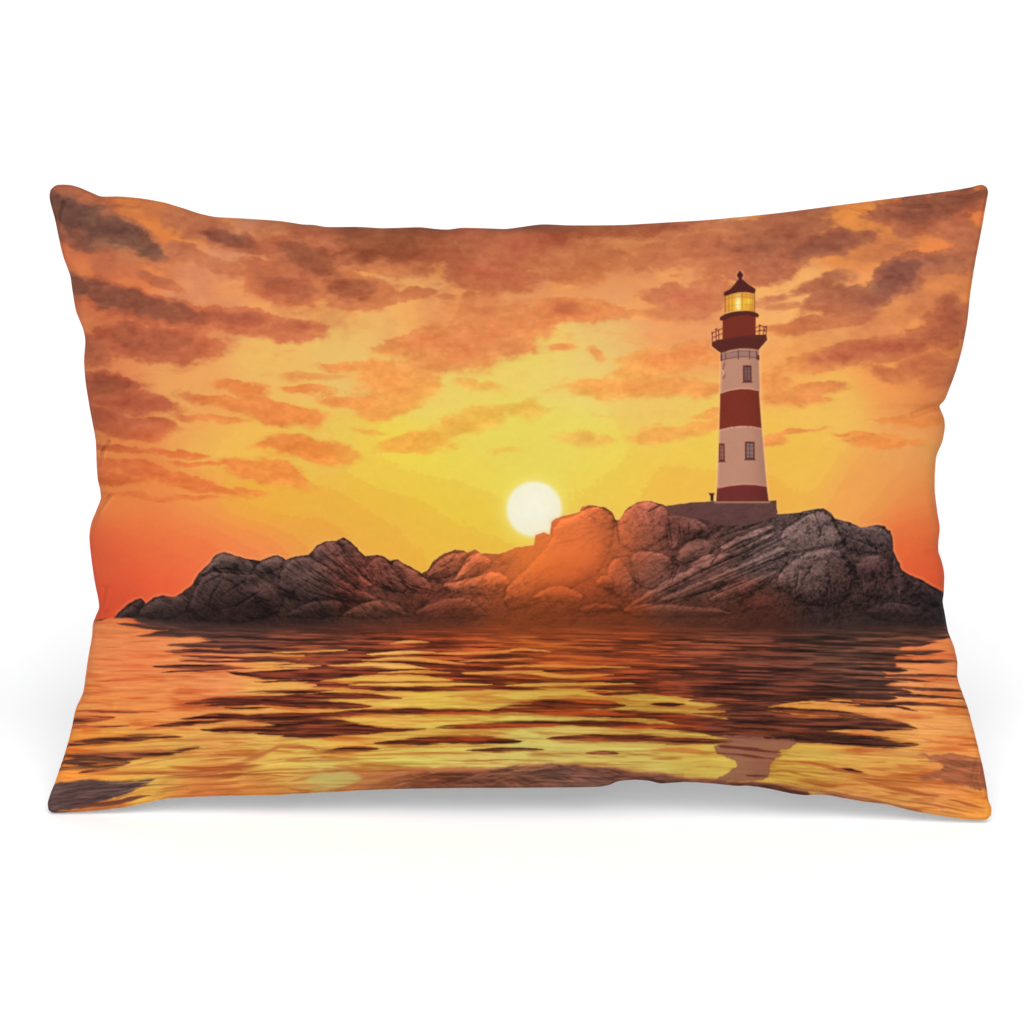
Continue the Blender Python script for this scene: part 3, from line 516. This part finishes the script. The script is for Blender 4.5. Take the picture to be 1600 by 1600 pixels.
    put(img, sl, sst(-1, 2.5, d), np.array((98,74,66), np.float32) * (1 + .7 * hair2[sl] + .25 * st3[sl])[..., None])
    for pts, t, c, al in (([(118,1262),(170,1256),(238,1242)],9,(118,66,48),.95),([(100,1266),(150,1262),(220,1254)],3,(206,124,70),.8),([(140,1256),(190,1246),(236,1232)],3,(190,110,66),.7),
        ([(180,1240),(210,1232),(250,1216)],2.4,(214,140,86),.7),([(90,1243),(140,1236),(190,1231)],1.8,(150,110,90),.5),([(88,1250),(140,1246),(180,1240)],1.6,(150,110,90),.4),
        ([(245,1217),(300,1214),(385,1209),(460,1214)],4.4,(170,92,50),.9),([(240,1226),(330,1226),(430,1220)],3.4,(186,100,50),.7),([(250,1234),(350,1234),(470,1228)],3,(188,104,50),.6),
        ([(133,1210),(190,1207),(247,1206),(300,1210),(335,1206),(370,1196),(400,1182),(430,1168),(470,1160)],10,(190,102,54),.55),([(320,1206),(370,1196),(440,1166)],12,(204,118,62),.55),([(250,1200),(330,1199),(400,1190)],3,(176,92,48),.7),
        ([(160,1204),(210,1196),(270,1186),(330,1178)],3,(204,130,70),.8),([(320,1184),(360,1180),(390,1181)],3,(200,120,60),.8),([(180,1168),(260,1166),(300,1162)],4,(214,134,76),.9),([(110,1171),(180,1169),(230,1165)],3,(226,142,84),.9),
        ([(300,1150),(360,1152),(420,1160)],4,(212,136,60),.7),([(120,1094),(230,1097),(330,1092)],3,(222,118,58),.7),([(140,1066),(200,1063),(260,1064)],5,(226,108,52),.8),([(140,1040),(210,1042),(250,1044)],3,(228,112,58),.8),([(150,1016),(220,1018),(300,1016)],5,(232,120,62),.6),([(140,1080),(250,1082),(360,1076)],3,(214,120,66),.6),
        ([(440,1192),(470,1186),(500,1182)],5,(214,130,62),.8),([(430,1168),(480,1166),(500,1176)],9,(206,120,60),.7),([(500,1180),(570,1181),(640,1177),(700,1176),(770,1180)],5,(214,140,58),.8),([(590,1170),(650,1168),(700,1167)],3,(222,150,60),.8),
        ([(640,1146),(720,1141),(800,1142)],4,(222,160,66),.7),([(600,1124),(680,1127),(730,1125)],4,(222,150,60),.7),([(660,1096),(740,1100),(800,1098)],5,(228,170,64),.7),([(860,1140),(950,1142),(1040,1148),(1100,1150)],3,(196,120,50),.7),
        ([(1014,1172),(1060,1172),(1118,1176)],9,(216,134,58),.9),([(1080,1190),(1120,1188)],3,(222,150,64),.7),([(1205,1188),(1260,1191),(1300,1200),(1368,1214)],7,(194,104,46),.9),([(1300,1204),(1350,1207),(1368,1213)],4,(176,88,42),.7),([(1355,1225),(1400,1232),(1470,1246)],8,(178,90,44),.9),
        ([(1340,1222),(1420,1233),(1500,1246)],3,(206,120,60),.6),([(1480,1248),(1510,1256),(1540,1264)],6,(182,94,44),.85),([(1420,1252),(1480,1262),(1530,1272)],4,(170,88,50),.7),([(1400,1180),(1440,1184),(1480,1180)],3,(206,120,70),.7),
        ([(1180,1222),(1260,1232),(1340,1246),(1440,1266)],6,(170,104,70),.8),([(1210,1224),(1300,1232),(1380,1246)],3,(206,140,84),.7),([(1430,1130),(1480,1142),(1520,1150)],3,(214,132,70),.8),([(1420,1148),(1460,1158),(1525,1166)],3,(212,120,64),.8),([(1430,1140),(1480,1140),(1515,1143)],2,(206,124,66),.7),
        ([(1330,1118),(1420,1126),(1520,1132)],2.6,(220,138,72),.7),([(1220,1176),(1290,1178),(1340,1176)],10,(206,168,74),.6),([(1340,1172),(1420,1176),(1470,1174)],4,(212,140,82),.6)):
        stripe(img, pts, t, c, al)
    sl, d = sdf([(1430,1179),(1490,1177),(1535,1186),(1545,1238),(1510,1228),(1470,1222),(1428,1218),(1452,1208),(1472,1200),(1465,1190)], pad=8, warp=5, ws=14)
    put(img, sl, sst(-1.5, 3, d) * .85, np.array((152,88,58), np.float32) * (1 + .7 * hair[sl] + .5 * st2[sl])[..., None])
    for pts, t, c, al in BR:
        if al >= .75: stripe(img, pts, t * .62, c, al * .6, 1.3)
        else: stripe(img, pts, t, c, al, 1.2)
    hz = np.exp(-(((GX - 885) / 210) ** 2 + ((GY - 972) / 42) ** 2)) * (.34 + .3 * rz); put(img, full, np.clip(hz, 0, 1) * (GY > 925), (176, 84, 38))
    rg = np.random.default_rng(77)
    for q in range(850):
        x0 = rg.uniform(100, 1500); y0 = 985 + 245 * rg.random() ** .8; ln = rg.uniform(30, 130) * (.6 + (y0 - 985) / 250)
        j, i_ = int(y0 - Y0), int(min(x0 + ln / 2, 1550) - X0)
        dark = m[j, i_] > .5
        sl_ = -.02 if x0 < 500 else (.03 if x0 > 1100 else 0.)
        up = rg.random() < .5
        base = img[j, i_]
        if dark: c_ = base * 1.0 + (np.array((52, 26, 8)) if up else np.array((-26, -18, -14)))
        else: c_ = np.minimum(base * np.array((1.03, 1.1, 1.15)), 250) if up else base * np.array((.86, .72, .66))
        stripe(img, [(x0, y0 - sl_ * ln), (x0 + ln / 2, y0 + rg.uniform(-1, 1)), (x0 + ln, y0 + sl_ * ln)], rg.uniform(1.6, 3.4), c_, rg.uniform(.4, .85), 1.1)
    # swirling strands over the brown shallows
    tx = [600,640,700,760,800,862,912,960,1000,1060,1112,1200,1260,1300]; ty = [1216,1206,1203,1204,1198,1192,1195,1200,1205,1212,1218,1224,1236,1260]
    for q in range(150):
        xa = rg.uniform(590, 1260); ln = rg.uniform(25, 90); off = rg.uniform(2, 32)
        xs_ = np.linspace(xa, xa + ln, 5); ys_ = np.interp(xs_, tx, ty) + off + (xs_ - xa) * rg.uniform(-.16, .16) + 2 * np.sin(xs_ / 13 + q)
        if xs_[-1] > 1300: continue
        stripe(img, list(zip(xs_, ys_)), rg.uniform(1.6, 3.2), ((188,122,92),(206,136,96),(84,58,52),(72,48,44),(150,96,74))[q % 5], rg.uniform(.35, .75), 1.1)
    for q in range(90):                                   # lower corners
        if q % 2: xa = rg.uniform(1180, 1480); ya = np.interp(xa, [1180, 1540], [1214, 1262]) + rg.uniform(-26, 14); k_2 = .16
        else: xa = rg.uniform(90, 420); ya = np.interp(xa, [90, 240, 420], [1245, 1228, 1216]) + rg.uniform(-24, 16); k_2 = -.1
        ln = rg.uniform(25, 85)
        j, i_ = int(min(ya, 1285) - Y0), int(min(xa + ln / 2, 1550) - X0); base = img[j, i_]
        stripe(img, [(xa, ya), (xa + ln / 2, ya + k_2 * ln / 2 + 1), (xa + ln, ya + k_2 * ln)], rg.uniform(1.6, 3), base * (np.array((.8, .68, .62)) if q % 3 else np.array((1.12, 1.2, 1.25))), .6, 1.1)
    # mirrored tower
    T = [(1112,1150),(1135,1148),(1240,1156),(1241,1160),(1232,1170),(1210,1175),(1221,1181),(1208,1188),(1201,1195),(1205,1207),(1192,1219),(1113,1221),(1135,1210),(1148,1200),(1151,1193),(1150,1188),(1122,1175),(1117,1166),(1145,1158)]
    sl, d = sdf(T, pad=8, warp=3., ws=9)
    d = d + 3 * fbm(GX[sl] / 30, GY[sl] / 3, 555, 3)
    put(img, sl, sst(-1.5, 1.8, d) * .84, np.array((152,96,76), np.float32) * (1 + .12 * st1[sl])[..., None])
    put(img, sl, np.exp(-((d - .4) / 1.2) ** 2) * .35, (120,60,40))
    for pts, t in (([(1122,1166),(1170,1170),(1222,1177)],7),([(1118,1177),(1160,1181),(1212,1186)],4),([(1165,1212),(1185,1213),(1200,1214)],4)):
        stripe(img, pts, t, (112,48,36), .9, 1., .5, .3)
    img *= (1 + .05 * st3 * band)[..., None]

def paint():
    img = np.zeros((PH, PW, 3), np.float32)
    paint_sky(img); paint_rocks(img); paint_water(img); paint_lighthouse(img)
    # print grain
    img += (np.random.default_rng(5).random((PH, PW, 1)).astype(np.float32) - .5) * 4
    return np.clip(img * np.array((.98, .972, 1.04), np.float32), 0, 255)

# ---------------------------------------------------------------- pillow outline (seam line), cloth units
TOP = [(80.5,297),(87.5,291),(97,289.8),(110,290.5),(122.5,293.8),(142,302),(157.5,308.2),(185,308.3),(220,311.3),(255,317.5),(285,326.3),(310,334.5),(335,340),(385,343),(435,346.5),
(460,350),(472,352),(490,352.8),(510,356),(560,356),(600,358),(655,356.5),(680,359),(700,360),(722,357.3),(755,358),(790,359),(815,356),(847,352),(892,353.5),(970,353),(1025,350),
(1100,345.5),(1150,341),(1200,336),(1235,332),(1315,321.5),(1385,312.5),(1435,306),(1485,299.5),(1517,294),(1530,290.3),(1536,290.3),(1540.5,293.5)]
RIGHT = [(1540.5,293.5),(1542.6,300),(1540.5,312.5),(1532,360),(1522,412),(1515,457),(1510,502),(1502,545),(1492,580),(1482,607),(1475,624),(1466.5,634),(1470,644),(1474,655),
(1475,668),(1471,690),(1462,712),(1459.5,740),(1459.5,770),(1464,805),(1467,825),(1465,845),(1465,862),(1470,877),(1474,897),(1473,928),(1471.5,940),(1475,960),(1480,987),(1489,1010),
(1494.5,1035),(1494.5,1058),(1502,1082),(1511,1107),(1520,1140),(1530,1180),(1535,1202),(1541,1235),(1543,1250),(1547.5,1262),(1547,1273)]
BOTTOM = [(77,1264.5),(80,1267.5),(86,1268.6),(122,1267),(155,1264.5),(200,1259),(240,1250.5),(265,1246),(335,1242.5),(410,1241),(440,1240.5),(490,1237.5),(540,1235),(590,1232.5),(635,1231),
(715,1230),(800,1229.6),(887,1229),(935,1228),(952,1225),(965,1219.5),(990,1217),(1015,1218.6),(1032,1222.6),(1070,1220.5),(1110,1222.5),(1150,1226.5),(1170,1226.4),(1200,1230.5),(1230,1237),
(1257,1241),(1277,1240),(1297,1241.6),(1315,1245),(1350,1251),(1385,1255.5),(1420,1264),(1467,1273),(1510,1279),(1535,1280),(1543,1278),(1547,1273)]
LEFT = [(80.5,297),(78.7,306),(80.5,318),(87,341),(93,370),(100,400),(111,430),(114,450),(120,485),(131,513),(134.6,532),(132.8,560),(133,572),(135.5,600),(142,640),(146.5,663),(151,690),(152.2,722),
(154,748),(158,766),(158.6,780),(151,800),(144,818),(141,840),(145,880),(150,912),(155,936),(156,950),(151,963),(146.4,976),(145,995),(139.5,1025),(135,1057),(131,1083),(120,1107),(114,1135),
(105,1170),(87.5,1222),(80,1241),(76,1255),(77,1264.5)]

def resample(P, n, conc=0.):
    P = np.array(P, float)
    # Catmull-Rom through the traced points, then even arc length
    Q = np.vstack([2 * P[0] - P[1], P, 2 * P[-1] - P[-2]]); out = []
    for i in range(1, len(Q) - 2):
        t = np.linspace(0, 1, 12, endpoint=False)[:, None]; a, b, c, d = Q[i - 1], Q[i], Q[i + 1], Q[i + 2]
        k = .42
        m1, m2 = k * (c - a), k * (d - b)
        h = np.linalg.norm(c - b); 
        for m, s_ in ((m1, np.linalg.norm(c - a)), (m2, np.linalg.norm(d - b))): m *= min(1, 2 * h / (s_ + 1e-6))
        out.append((2*t**3-3*t**2+1)*b + (t**3-2*t**2+t)*m1 + (-2*t**3+3*t**2)*c + (t**3-t**2)*m2)
    out = np.vstack(out + [P[-1:]])
    L = np.concatenate([[0], np.cumsum(np.hypot(*(out[1:] - out[:-1]).T))]); s = np.linspace(0, 1, n) * L[-1]
    return np.stack([np.interp(s, L, out[:, 0]), np.interp(s, L, out[:, 1])], 1)

def coons(nu, nv):
    T, B, Lf, R = resample(TOP, nu), resample(BOTTOM, nu), resample(LEFT, nv), resample(RIGHT, nv)
    u = np.linspace(0, 1, nu)[None, :, None]; v = np.linspace(0, 1, nv)[:, None, None]
    S = (1 - v) * T[None] + v * B[None] + (1 - u) * Lf[:, None] + u * R[:, None]
    S -= (1-u)*(1-v)*T[0] + u*(1-v)*T[-1] + (1-u)*v*B[0] + u*v*B[-1]
    return S, np.broadcast_to(u[..., 0], (nv, nu)), np.broadcast_to(v[..., 0], (nv, nu))

# ---------------------------------------------------------------- scene set-up
scene = bpy.context.scene
col = scene.collection
K = 0.50 / 1464.0                    # metres per cloth unit: a 50 cm wide cushion
CAMD = 3.6                           # camera distance
PITCH = math.radians(17.0)           # camera looks down a little; the cushion leans back by the same angle
CH = 800.0

# camera frame: cushion plane is perpendicular to the view axis
cp, sp = math.cos(PITCH), math.sin(PITCH)
Rt = np.array((1., 0., 0.)); Up = np.array((0., sp, cp)); Fw = np.array((0., cp, -sp))
# height of the view axis point so that the lowest cushion corners touch the floor (z = 0)
yaw = .030
def plane_pt(px, py, h):
    """point of the cushion: cloth coordinates + bulge h towards the viewer"""
    px = np.asarray(px, float); py = np.asarray(py, float)
    dep = CAMD - h - yaw * (px - 800) * K
    s = dep / CAMD
    X = (px - 800) * K * s; Y = -(py - CH) * K * s
    return X[..., None] * Rt + Y[..., None] * Up + (dep - CAMD)[..., None] * Fw
EDGE = .004                           # half thickness at the seam
zl = float(plane_pt(1535, 1280, 0.)[..., 2]); zl2 = float(plane_pt(90, 1268.5, 0.)[..., 2])
Z0 = -min(zl, zl2) + .0012
OFF = np.array((0, 0, Z0))

def gauss_line(X, Y, pts, w):
    best = np.full(X.shape, 1e9)
    for (ax, ay), (bx, by) in zip(pts[:-1], pts[1:]):
        ex, ey = bx - ax, by - ay
        t = np.clip(((X - ax) * ex + (Y - ay) * ey) / (ex * ex + ey * ey), 0, 1)
        best = np.minimum(best, np.hypot(X - ax - t * ex, Y - ay - t * ey))
    return np.exp(-(best / w) ** 2)

FOLDS = [([(100,316),(95,330),(91,350)],2.4,.0013),([(1318,322),(1338,327),(1356,331)],2.2,.0015),([(1378,315),(1420,322),(1450,322)],2.6,.0012),([(1480,304),(1510,308),(1530,303)],3,.001),
([(170,690),(160,705),(154,725)],2.4,.0016),([(162,700),(158,712)],2,.001),([(171,775),(162,786),(154,797)],2.4,.002),([(165,918),(161,940),(156,952)],3,.0012),([(148,962),(166,955)],3,.0008),
([(1466,636),(1450,640),(1428,648)],5,.0016),([(1472,936),(1455,945),(1440,958)],4,.0016),([(1466,862),(1450,864)],4,.0008),([(1492,1060),(1470,1062),(1450,1070)],5,.001),([(700,358),(690,366),(672,376)],4,.0014),([(462,352),(480,362)],4,.0008),
([(398,344),(420,358),(435,356)],3,.0011),([(158,309),(180,318),(215,322)],4,.0012),([(960,1222),(945,1212),(925,1206)],5,.0014),([(1032,1222),(1045,1214),(1065,1210)],4,.001),([(1170,1226),(1185,1218),(1205,1216)],4,.001),
([(240,1250),(262,1238),(290,1232)],5,.0012),([(1257,1241),(1275,1232)],4,.0009),([(1300,1243),(1330,1240)],4,.0009),([(1385,1256),(1430,1255),(1470,1262)],4,.001),([(1528,1190),(1522,1215),(1530,1240)],5,.0014),
([(125,1105),(145,1100),(170,1100)],5,.0011),([(134,560),(150,556),(172,548)],7,.001),([(133,514),(150,520),(172,522)],7,.001),([(1540,1255),(1520,1245),(1490,1232)],6,.0012),([(1532,1272),(1500,1264),(1460,1252)],5,.001),
([(90,1250),(120,1236),(150,1226)],7,.001),([(95,1262),(140,1254),(180,1246)],6,.001)]

def heights(S, U, V, side):
    X, Y = S[..., 0], S[..., 1]
    a = np.clip(1 - (2 * U - 1) ** 2, 0, 1); b = np.clip(1 - (2 * V - 1) ** 2, 0, 1)
    low = np.clip((V - .5) * 2, 0, 1)
    infl = (a ** .60) * (b ** (.60 + .22 * low))
    h = .068 * infl
    e = np.minimum(a, b)
    near = np.exp(-e / .16)
    sd = 900 if side > 0 else 950
    x = X.astype(np.float32); y = Y.astype(np.float32)
    # gathers running in from the seam, soft dents of the filling further in
    gx = fbm(x / 42, y / 150, sd, 3); gy = fbm(x / 150, y / 42, sd + 5, 3)
    wt = np.exp(-b / .10) * a ** .25; wl_ = np.exp(-a / .07) * b ** .25
    h = h + .010 * gx * wt * np.clip(b * 22, 0, 1) + .010 * gy * wl_ * np.clip(a * 30, 0, 1)
    h = h + .0050 * fbm(x / 230, y / 190, sd + 9, 3) * np.clip(e * 3, 0, 1)
    h = h + .0012 * fbm(x / 60 + y / 90, y / 50, sd + 13, 3) * np.clip(e * 8, 0, 1)
    if side > 0:
        lim = np.clip(np.minimum(a, b) * 60, 0, 1)
        for pts, w, dpt in FOLDS:
            m = (X > min(p[0] for p in pts) - 30) & (X < max(p[0] for p in pts) + 30) & (Y > min(p[1] for p in pts) - 30) & (Y < max(p[1] for p in pts) + 30)
            if m.any():
                xx, yy = X[m], Y[m]
                dpt = dpt * 1.5
                h[m] += (-dpt * gauss_line(xx, yy, pts, w) + .5 * dpt * gauss_line(xx, yy, [(p[0] + w * .9, p[1] + w * 1.2) for p in pts], w * 1.3)) * lim[m]
    edge_lift = .0018 * np.clip(np.minimum(a, b) * 120, 0, 1) ** .5
    return np.maximum(h, 0) * 1.0 + edge_lift

def grid_faces(nv, nu, flip=False):
    i = np.arange(nv - 1)[:, None] * nu + np.arange(nu - 1)[None, :]
    q = np.stack([i, i + nu, i + nu + 1, i + 1], -1).reshape(-1, 4)
    return q[:, ::-1] if flip else q

def mesh_np(name, verts, quads, parent=None, mat=None):
    me = bpy.data.meshes.new(name)
    verts = np.ascontiguousarray(verts, np.float32); quads = np.ascontiguousarray(quads, np.int32)
    me.vertices.add(len(verts)); me.vertices.foreach_set('co', verts.ravel())
    me.loops.add(quads.size); me.loops.foreach_set('vertex_index', quads.ravel())
    me.polygons.add(len(quads)); me.polygons.foreach_set('loop_start', np.arange(0, quads.size, 4, dtype=np.int32))
    me.update(calc_edges=True); me.validate()
    me.polygons.foreach_set('use_smooth', np.ones(len(me.polygons), bool))
    o = bpy.data.objects.new(name, me); col.objects.link(o)
    if parent: o.parent = parent
    if mat: me.materials.append(mat)
    return o

def s2l(c):
    c = np.asarray(c, np.float32) / 255.
    return np.where(c <= .04045, c / 12.92, ((c + .055) / 1.055) ** 2.4)

def colour_attr(o, rgb):
    at = o.data.color_attributes.new('print', 'FLOAT_COLOR', 'POINT')
    a = np.ones((len(rgb), 4), np.float32); a[:, :3] = rgb
    at.data.foreach_set('color', a.ravel())

def sample(img, px, py):
    fx = np.clip(px - X0 - .5, 0, PW - 1.001); fy = np.clip(py - Y0 - .5, 0, PH - 1.001)
    xi = fx.astype(int); yi = fy.astype(int); fx = (fx - xi)[..., None]; fy = (fy - yi)[..., None]
    return (img[yi, xi] * (1 - fx) + img[yi, xi + 1] * fx) * (1 - fy) + (img[yi + 1, xi] * (1 - fx) + img[yi + 1, xi + 1] * fx) * fy

# ---------------------------------------------------------------- materials
def cloth(name, gain):
    m = bpy.data.materials.new(name); m.use_nodes = True; nt = m.node_tree; N = nt.nodes; Lk = nt.links
    bs = N['Principled BSDF']; bs.inputs['Roughness'].default_value = .92; bs.inputs['Specular IOR Level'].default_value = .05
    bs.inputs['Sheen Weight'].default_value = .02; bs.inputs['Sheen Roughness'].default_value = .5
    at = N.new('ShaderNodeAttribute'); at.attribute_name = 'print'
    tc = N.new('ShaderNodeTexCoord')
    # plain weave: two crossing sets of threads
    wv = []
    for d in ('X', 'Z'):
        w = N.new('ShaderNodeTexWave'); w.wave_type = 'BANDS'; w.bands_direction = d; w.inputs['Scale'].default_value = 520
        w.inputs['Distortion'].default_value = 1.2; w.inputs['Detail'].default_value = 1; Lk.new(tc.outputs['Object'], w.inputs['Vector']); wv.append(w)
    mul = N.new('ShaderNodeMath'); mul.operation = 'MULTIPLY'; Lk.new(wv[0].outputs['Fac'], mul.inputs[0]); Lk.new(wv[1].outputs['Fac'], mul.inputs[1])
    no = N.new('ShaderNodeTexNoise'); no.inputs['Scale'].default_value = 260; no.inputs['Detail'].default_value = 4; Lk.new(tc.outputs['Object'], no.inputs['Vector'])
    add = N.new('ShaderNodeMath'); add.operation = 'ADD'; Lk.new(mul.outputs[0], add.inputs[0]); Lk.new(no.outputs['Fac'], add.inputs[1])
    bp = N.new('ShaderNodeBump'); bp.inputs['Strength'].default_value = .12; bp.inputs['Distance'].default_value = .0004; Lk.new(add.outputs[0], bp.inputs['Height'])
    Lk.new(bp.outputs['Normal'], bs.inputs['Normal'])
    mp = N.new('ShaderNodeMapRange'); mp.inputs['From Min'].default_value = 0; mp.inputs['From Max'].default_value = 1; mp.inputs['To Min'].default_value = .965 * gain; mp.inputs['To Max'].default_value = 1.035 * gain
    Lk.new(no.outputs['Fac'], mp.inputs['Value'])
    vm = N.new('ShaderNodeVectorMath'); vm.operation = 'SCALE'; Lk.new(at.outputs['Color'], vm.inputs[0]); Lk.new(mp.outputs['Result'], vm.inputs['Scale'])
    Lk.new(vm.outputs['Vector'], bs.inputs['Base Color'])
    return m

GAIN = .625
mat_front = cloth('printed_cloth', GAIN)
mat_back = cloth('printed_cloth_back', GAIN)
mat_seam = bpy.data.materials.new('seam_thread'); mat_seam.use_nodes = True
nt = mat_seam.node_tree; bs = nt.nodes['Principled BSDF']; bs.inputs['Roughness'].default_value = .9; bs.inputs['Specular IOR Level'].default_value = .1
at = nt.nodes.new('ShaderNodeAttribute'); at.attribute_name = 'print'
tc = nt.nodes.new('ShaderNodeTexCoord'); no = nt.nodes.new('ShaderNodeTexNoise'); no.inputs['Scale'].default_value = 400; nt.links.new(tc.outputs['Object'], no.inputs['Vector'])
mp = nt.nodes.new('ShaderNodeMapRange'); mp.inputs['To Min'].default_value = .5; mp.inputs['To Max'].default_value = .85; nt.links.new(no.outputs['Fac'], mp.inputs['Value'])
vm = nt.nodes.new('ShaderNodeVectorMath'); vm.operation = 'SCALE'; nt.links.new(at.outputs['Color'], vm.inputs[0]); nt.links.new(mp.outputs['Result'], vm.inputs['Scale'])
nt.links.new(vm.outputs['Vector'], bs.inputs['Base Color'])

# ---------------------------------------------------------------- the pillow
img = paint()
img_lin = s2l(img)
root = bpy.data.objects.new('pillow', None); col.objects.link(root); root.location = (0, 0, 0)
root['label'] = 'rectangular throw pillow printed with a red and white lighthouse on rocks at sunset'
root['category'] = 'pillow'

NU, NV = 1420, 940
S, U, V = coons(NU, NV)
h = heights(S, U, V, 1)
P = plane_pt(S[..., 0], S[..., 1], h) + OFF
front = mesh_np('front_cover', P.reshape(-1, 3), grid_faces(NV, NU), root, mat_front)
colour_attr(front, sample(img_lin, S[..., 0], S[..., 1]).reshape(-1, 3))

nu, nv = 360, 240
S2, U2, V2 = coons(nu, nv)
h2 = heights(S2, U2, V2, -1)
P2 = plane_pt(S2[..., 0], S2[..., 1], -h2) + OFF
P2[..., 2] = np.maximum(P2[..., 2], .0008)
back = mesh_np('back_cover', P2.reshape(-1, 3), grid_faces(nv, nu, True), root, mat_back)
colour_attr(back, np.full((nu * nv, 3), .34, np.float32))

# seam: a thin welt that follows the traced edge all the way round
loop = np.vstack([resample(TOP, 420)[:-1], resample(RIGHT, 300)[:-1], resample(BOTTOM, 420)[::-1][:-1], resample(LEFT, 300)[::-1][:-1]])
cen = plane_pt(loop[:, 0], loop[:, 1], 0.) + OFF
tan = np.roll(cen, -1, 0) - np.roll(cen, 1, 0); tan /= np.linalg.norm(tan, axis=1)[:, None]
nrm = -Fw[None]; side = np.cross(tan, nrm); side /= np.linalg.norm(side, axis=1)[:, None]
KR = 8; ang = np.linspace(0, 2 * np.pi, KR, endpoint=False)
ring = cen[:, None] + .00050 * np.cos(ang)[None, :, None] * side[:, None] + .00110 * np.sin(ang)[None, :, None] * nrm[:, None]
n = len(cen); i = np.arange(n)[:, None]; j = np.arange(KR)[None]
q = np.stack([i * KR + j + 0 * i, ((i + 1) % n) * KR + j, ((i + 1) % n) * KR + (j + 1) % KR, i * KR + (j + 1) % KR + 0 * i], -1).reshape(-1, 4)
seam = mesh_np('seam', ring.reshape(-1, 3), q, root, mat_seam)
inset = loop + (np.array((810., 780.)) - loop) * .006
colour_attr(seam, np.repeat(sample(img_lin, inset[:, 0], inset[:, 1]), KR, 0))

# ---------------------------------------------------------------- white studio surface: floor that sweeps up into a backdrop
def sweep():
    prof = [(-14., 0.)]
    yb, r = 3.2, 2.4
    for k in range(60): prof.append((-14 + (14 + yb) * (k + 1) / 60, 0.))
    for k in range(1, 41):
        a = math.pi / 2 * k / 40; prof.append((yb + r * math.sin(a), r - r * math.cos(a)))
    for k in range(1, 13): prof.append((yb + r, r + 7. * k / 12))
    xs = np.linspace(-12, 12, 60)
    V_ = np.array([[(x, y, z) for x in xs] for (y, z) in prof]); return V_.reshape(-1, 3), grid_faces(len(prof), 60, True)
mf = bpy.data.materials.new('white_surface'); mf.use_nodes = True; nt = mf.node_tree; bs = nt.nodes['Principled BSDF']
bs.inputs['Roughness'].default_value = .8; bs.inputs['Specular IOR Level'].default_value = .1
tc = nt.nodes.new('ShaderNodeTexCoord'); no = nt.nodes.new('ShaderNodeTexNoise'); no.inputs['Scale'].default_value = 14; no.inputs['Detail'].default_value = 5
nt.links.new(tc.outputs['Object'], no.inputs['Vector'])
rp = nt.nodes.new('ShaderNodeValToRGB'); rp.color_ramp.elements[0].color = (.925, .925, .928, 1); rp.color_ramp.elements[1].color = (.94, .94, .94, 1)
nt.links.new(no.outputs['Fac'], rp.inputs['Fac']); nt.links.new(rp.outputs['Color'], bs.inputs['Base Color'])
v_, q_ = sweep()
fl = mesh_np('studio_floor', v_, q_, None, mf); fl['kind'] = 'structure'

# ---------------------------------------------------------------- light
w = bpy.data.worlds.new('World'); scene.world = w; w.use_nodes = True
bg = w.node_tree.nodes['Background']; bg.inputs['Color'].default_value = (1, 1, 1, 1); bg.inputs['Strength'].default_value = 0.42
def area(name, loc, target, size, sy, power):
    l = bpy.data.lights.new(name, 'AREA'); l.shape = 'RECTANGLE'; l.size = size; l.size_y = sy; l.energy = power
    o = bpy.data.objects.new(name, l); col.objects.link(o); o.location = loc
    import mathutils
    d = mathutils.Vector(target) - mathutils.Vector(loc); o.rotation_euler = d.to_track_quat('-Z', 'Y').to_euler()
    return o
area('overhead_softbox', (0.3, -2.3, 3.1), (0, 0, 0.1), 4.2, 3.4, 143)
area('front_fill', (-.7, -4.6, 1.5), (0, 0, .15), 3.2, 1.8, 100)  # unseen frontal fill, set low to brighten the lower pillow
area('backdrop_fill', (0, 3.0, 4.8), (0, 5.6, 3.1), 6.0, 1.2, 210)  # unseen lamp added only to bring the backdrop up to white

# ---------------------------------------------------------------- camera
cd = bpy.data.cameras.new('camera'); cam = bpy.data.objects.new('camera', cd); col.objects.link(cam); scene.camera = cam
ctr = OFF + (-(800 - CH) * K) * Up
pos = ctr - Fw * CAMD
cam.location = pos; cam.rotation_euler = (math.pi / 2 - PITCH, 0, 0)
cd.sensor_width = 36; cd.sensor_fit = 'HORIZONTAL'; cd.lens = 36 * CAMD / (1600 * K); cd.clip_start = .05; cd.clip_end = 100

scene.render.engine = 'CYCLES'
scene.view_settings.view_transform = 'Standard'; scene.view_settings.look = 'None'; scene.view_settings.exposure = 0; scene.view_settings.gamma = 1
scene.cycles.max_bounces = 8; scene.cycles.diffuse_bounces = 3
scene.cycles.use_denoising = True
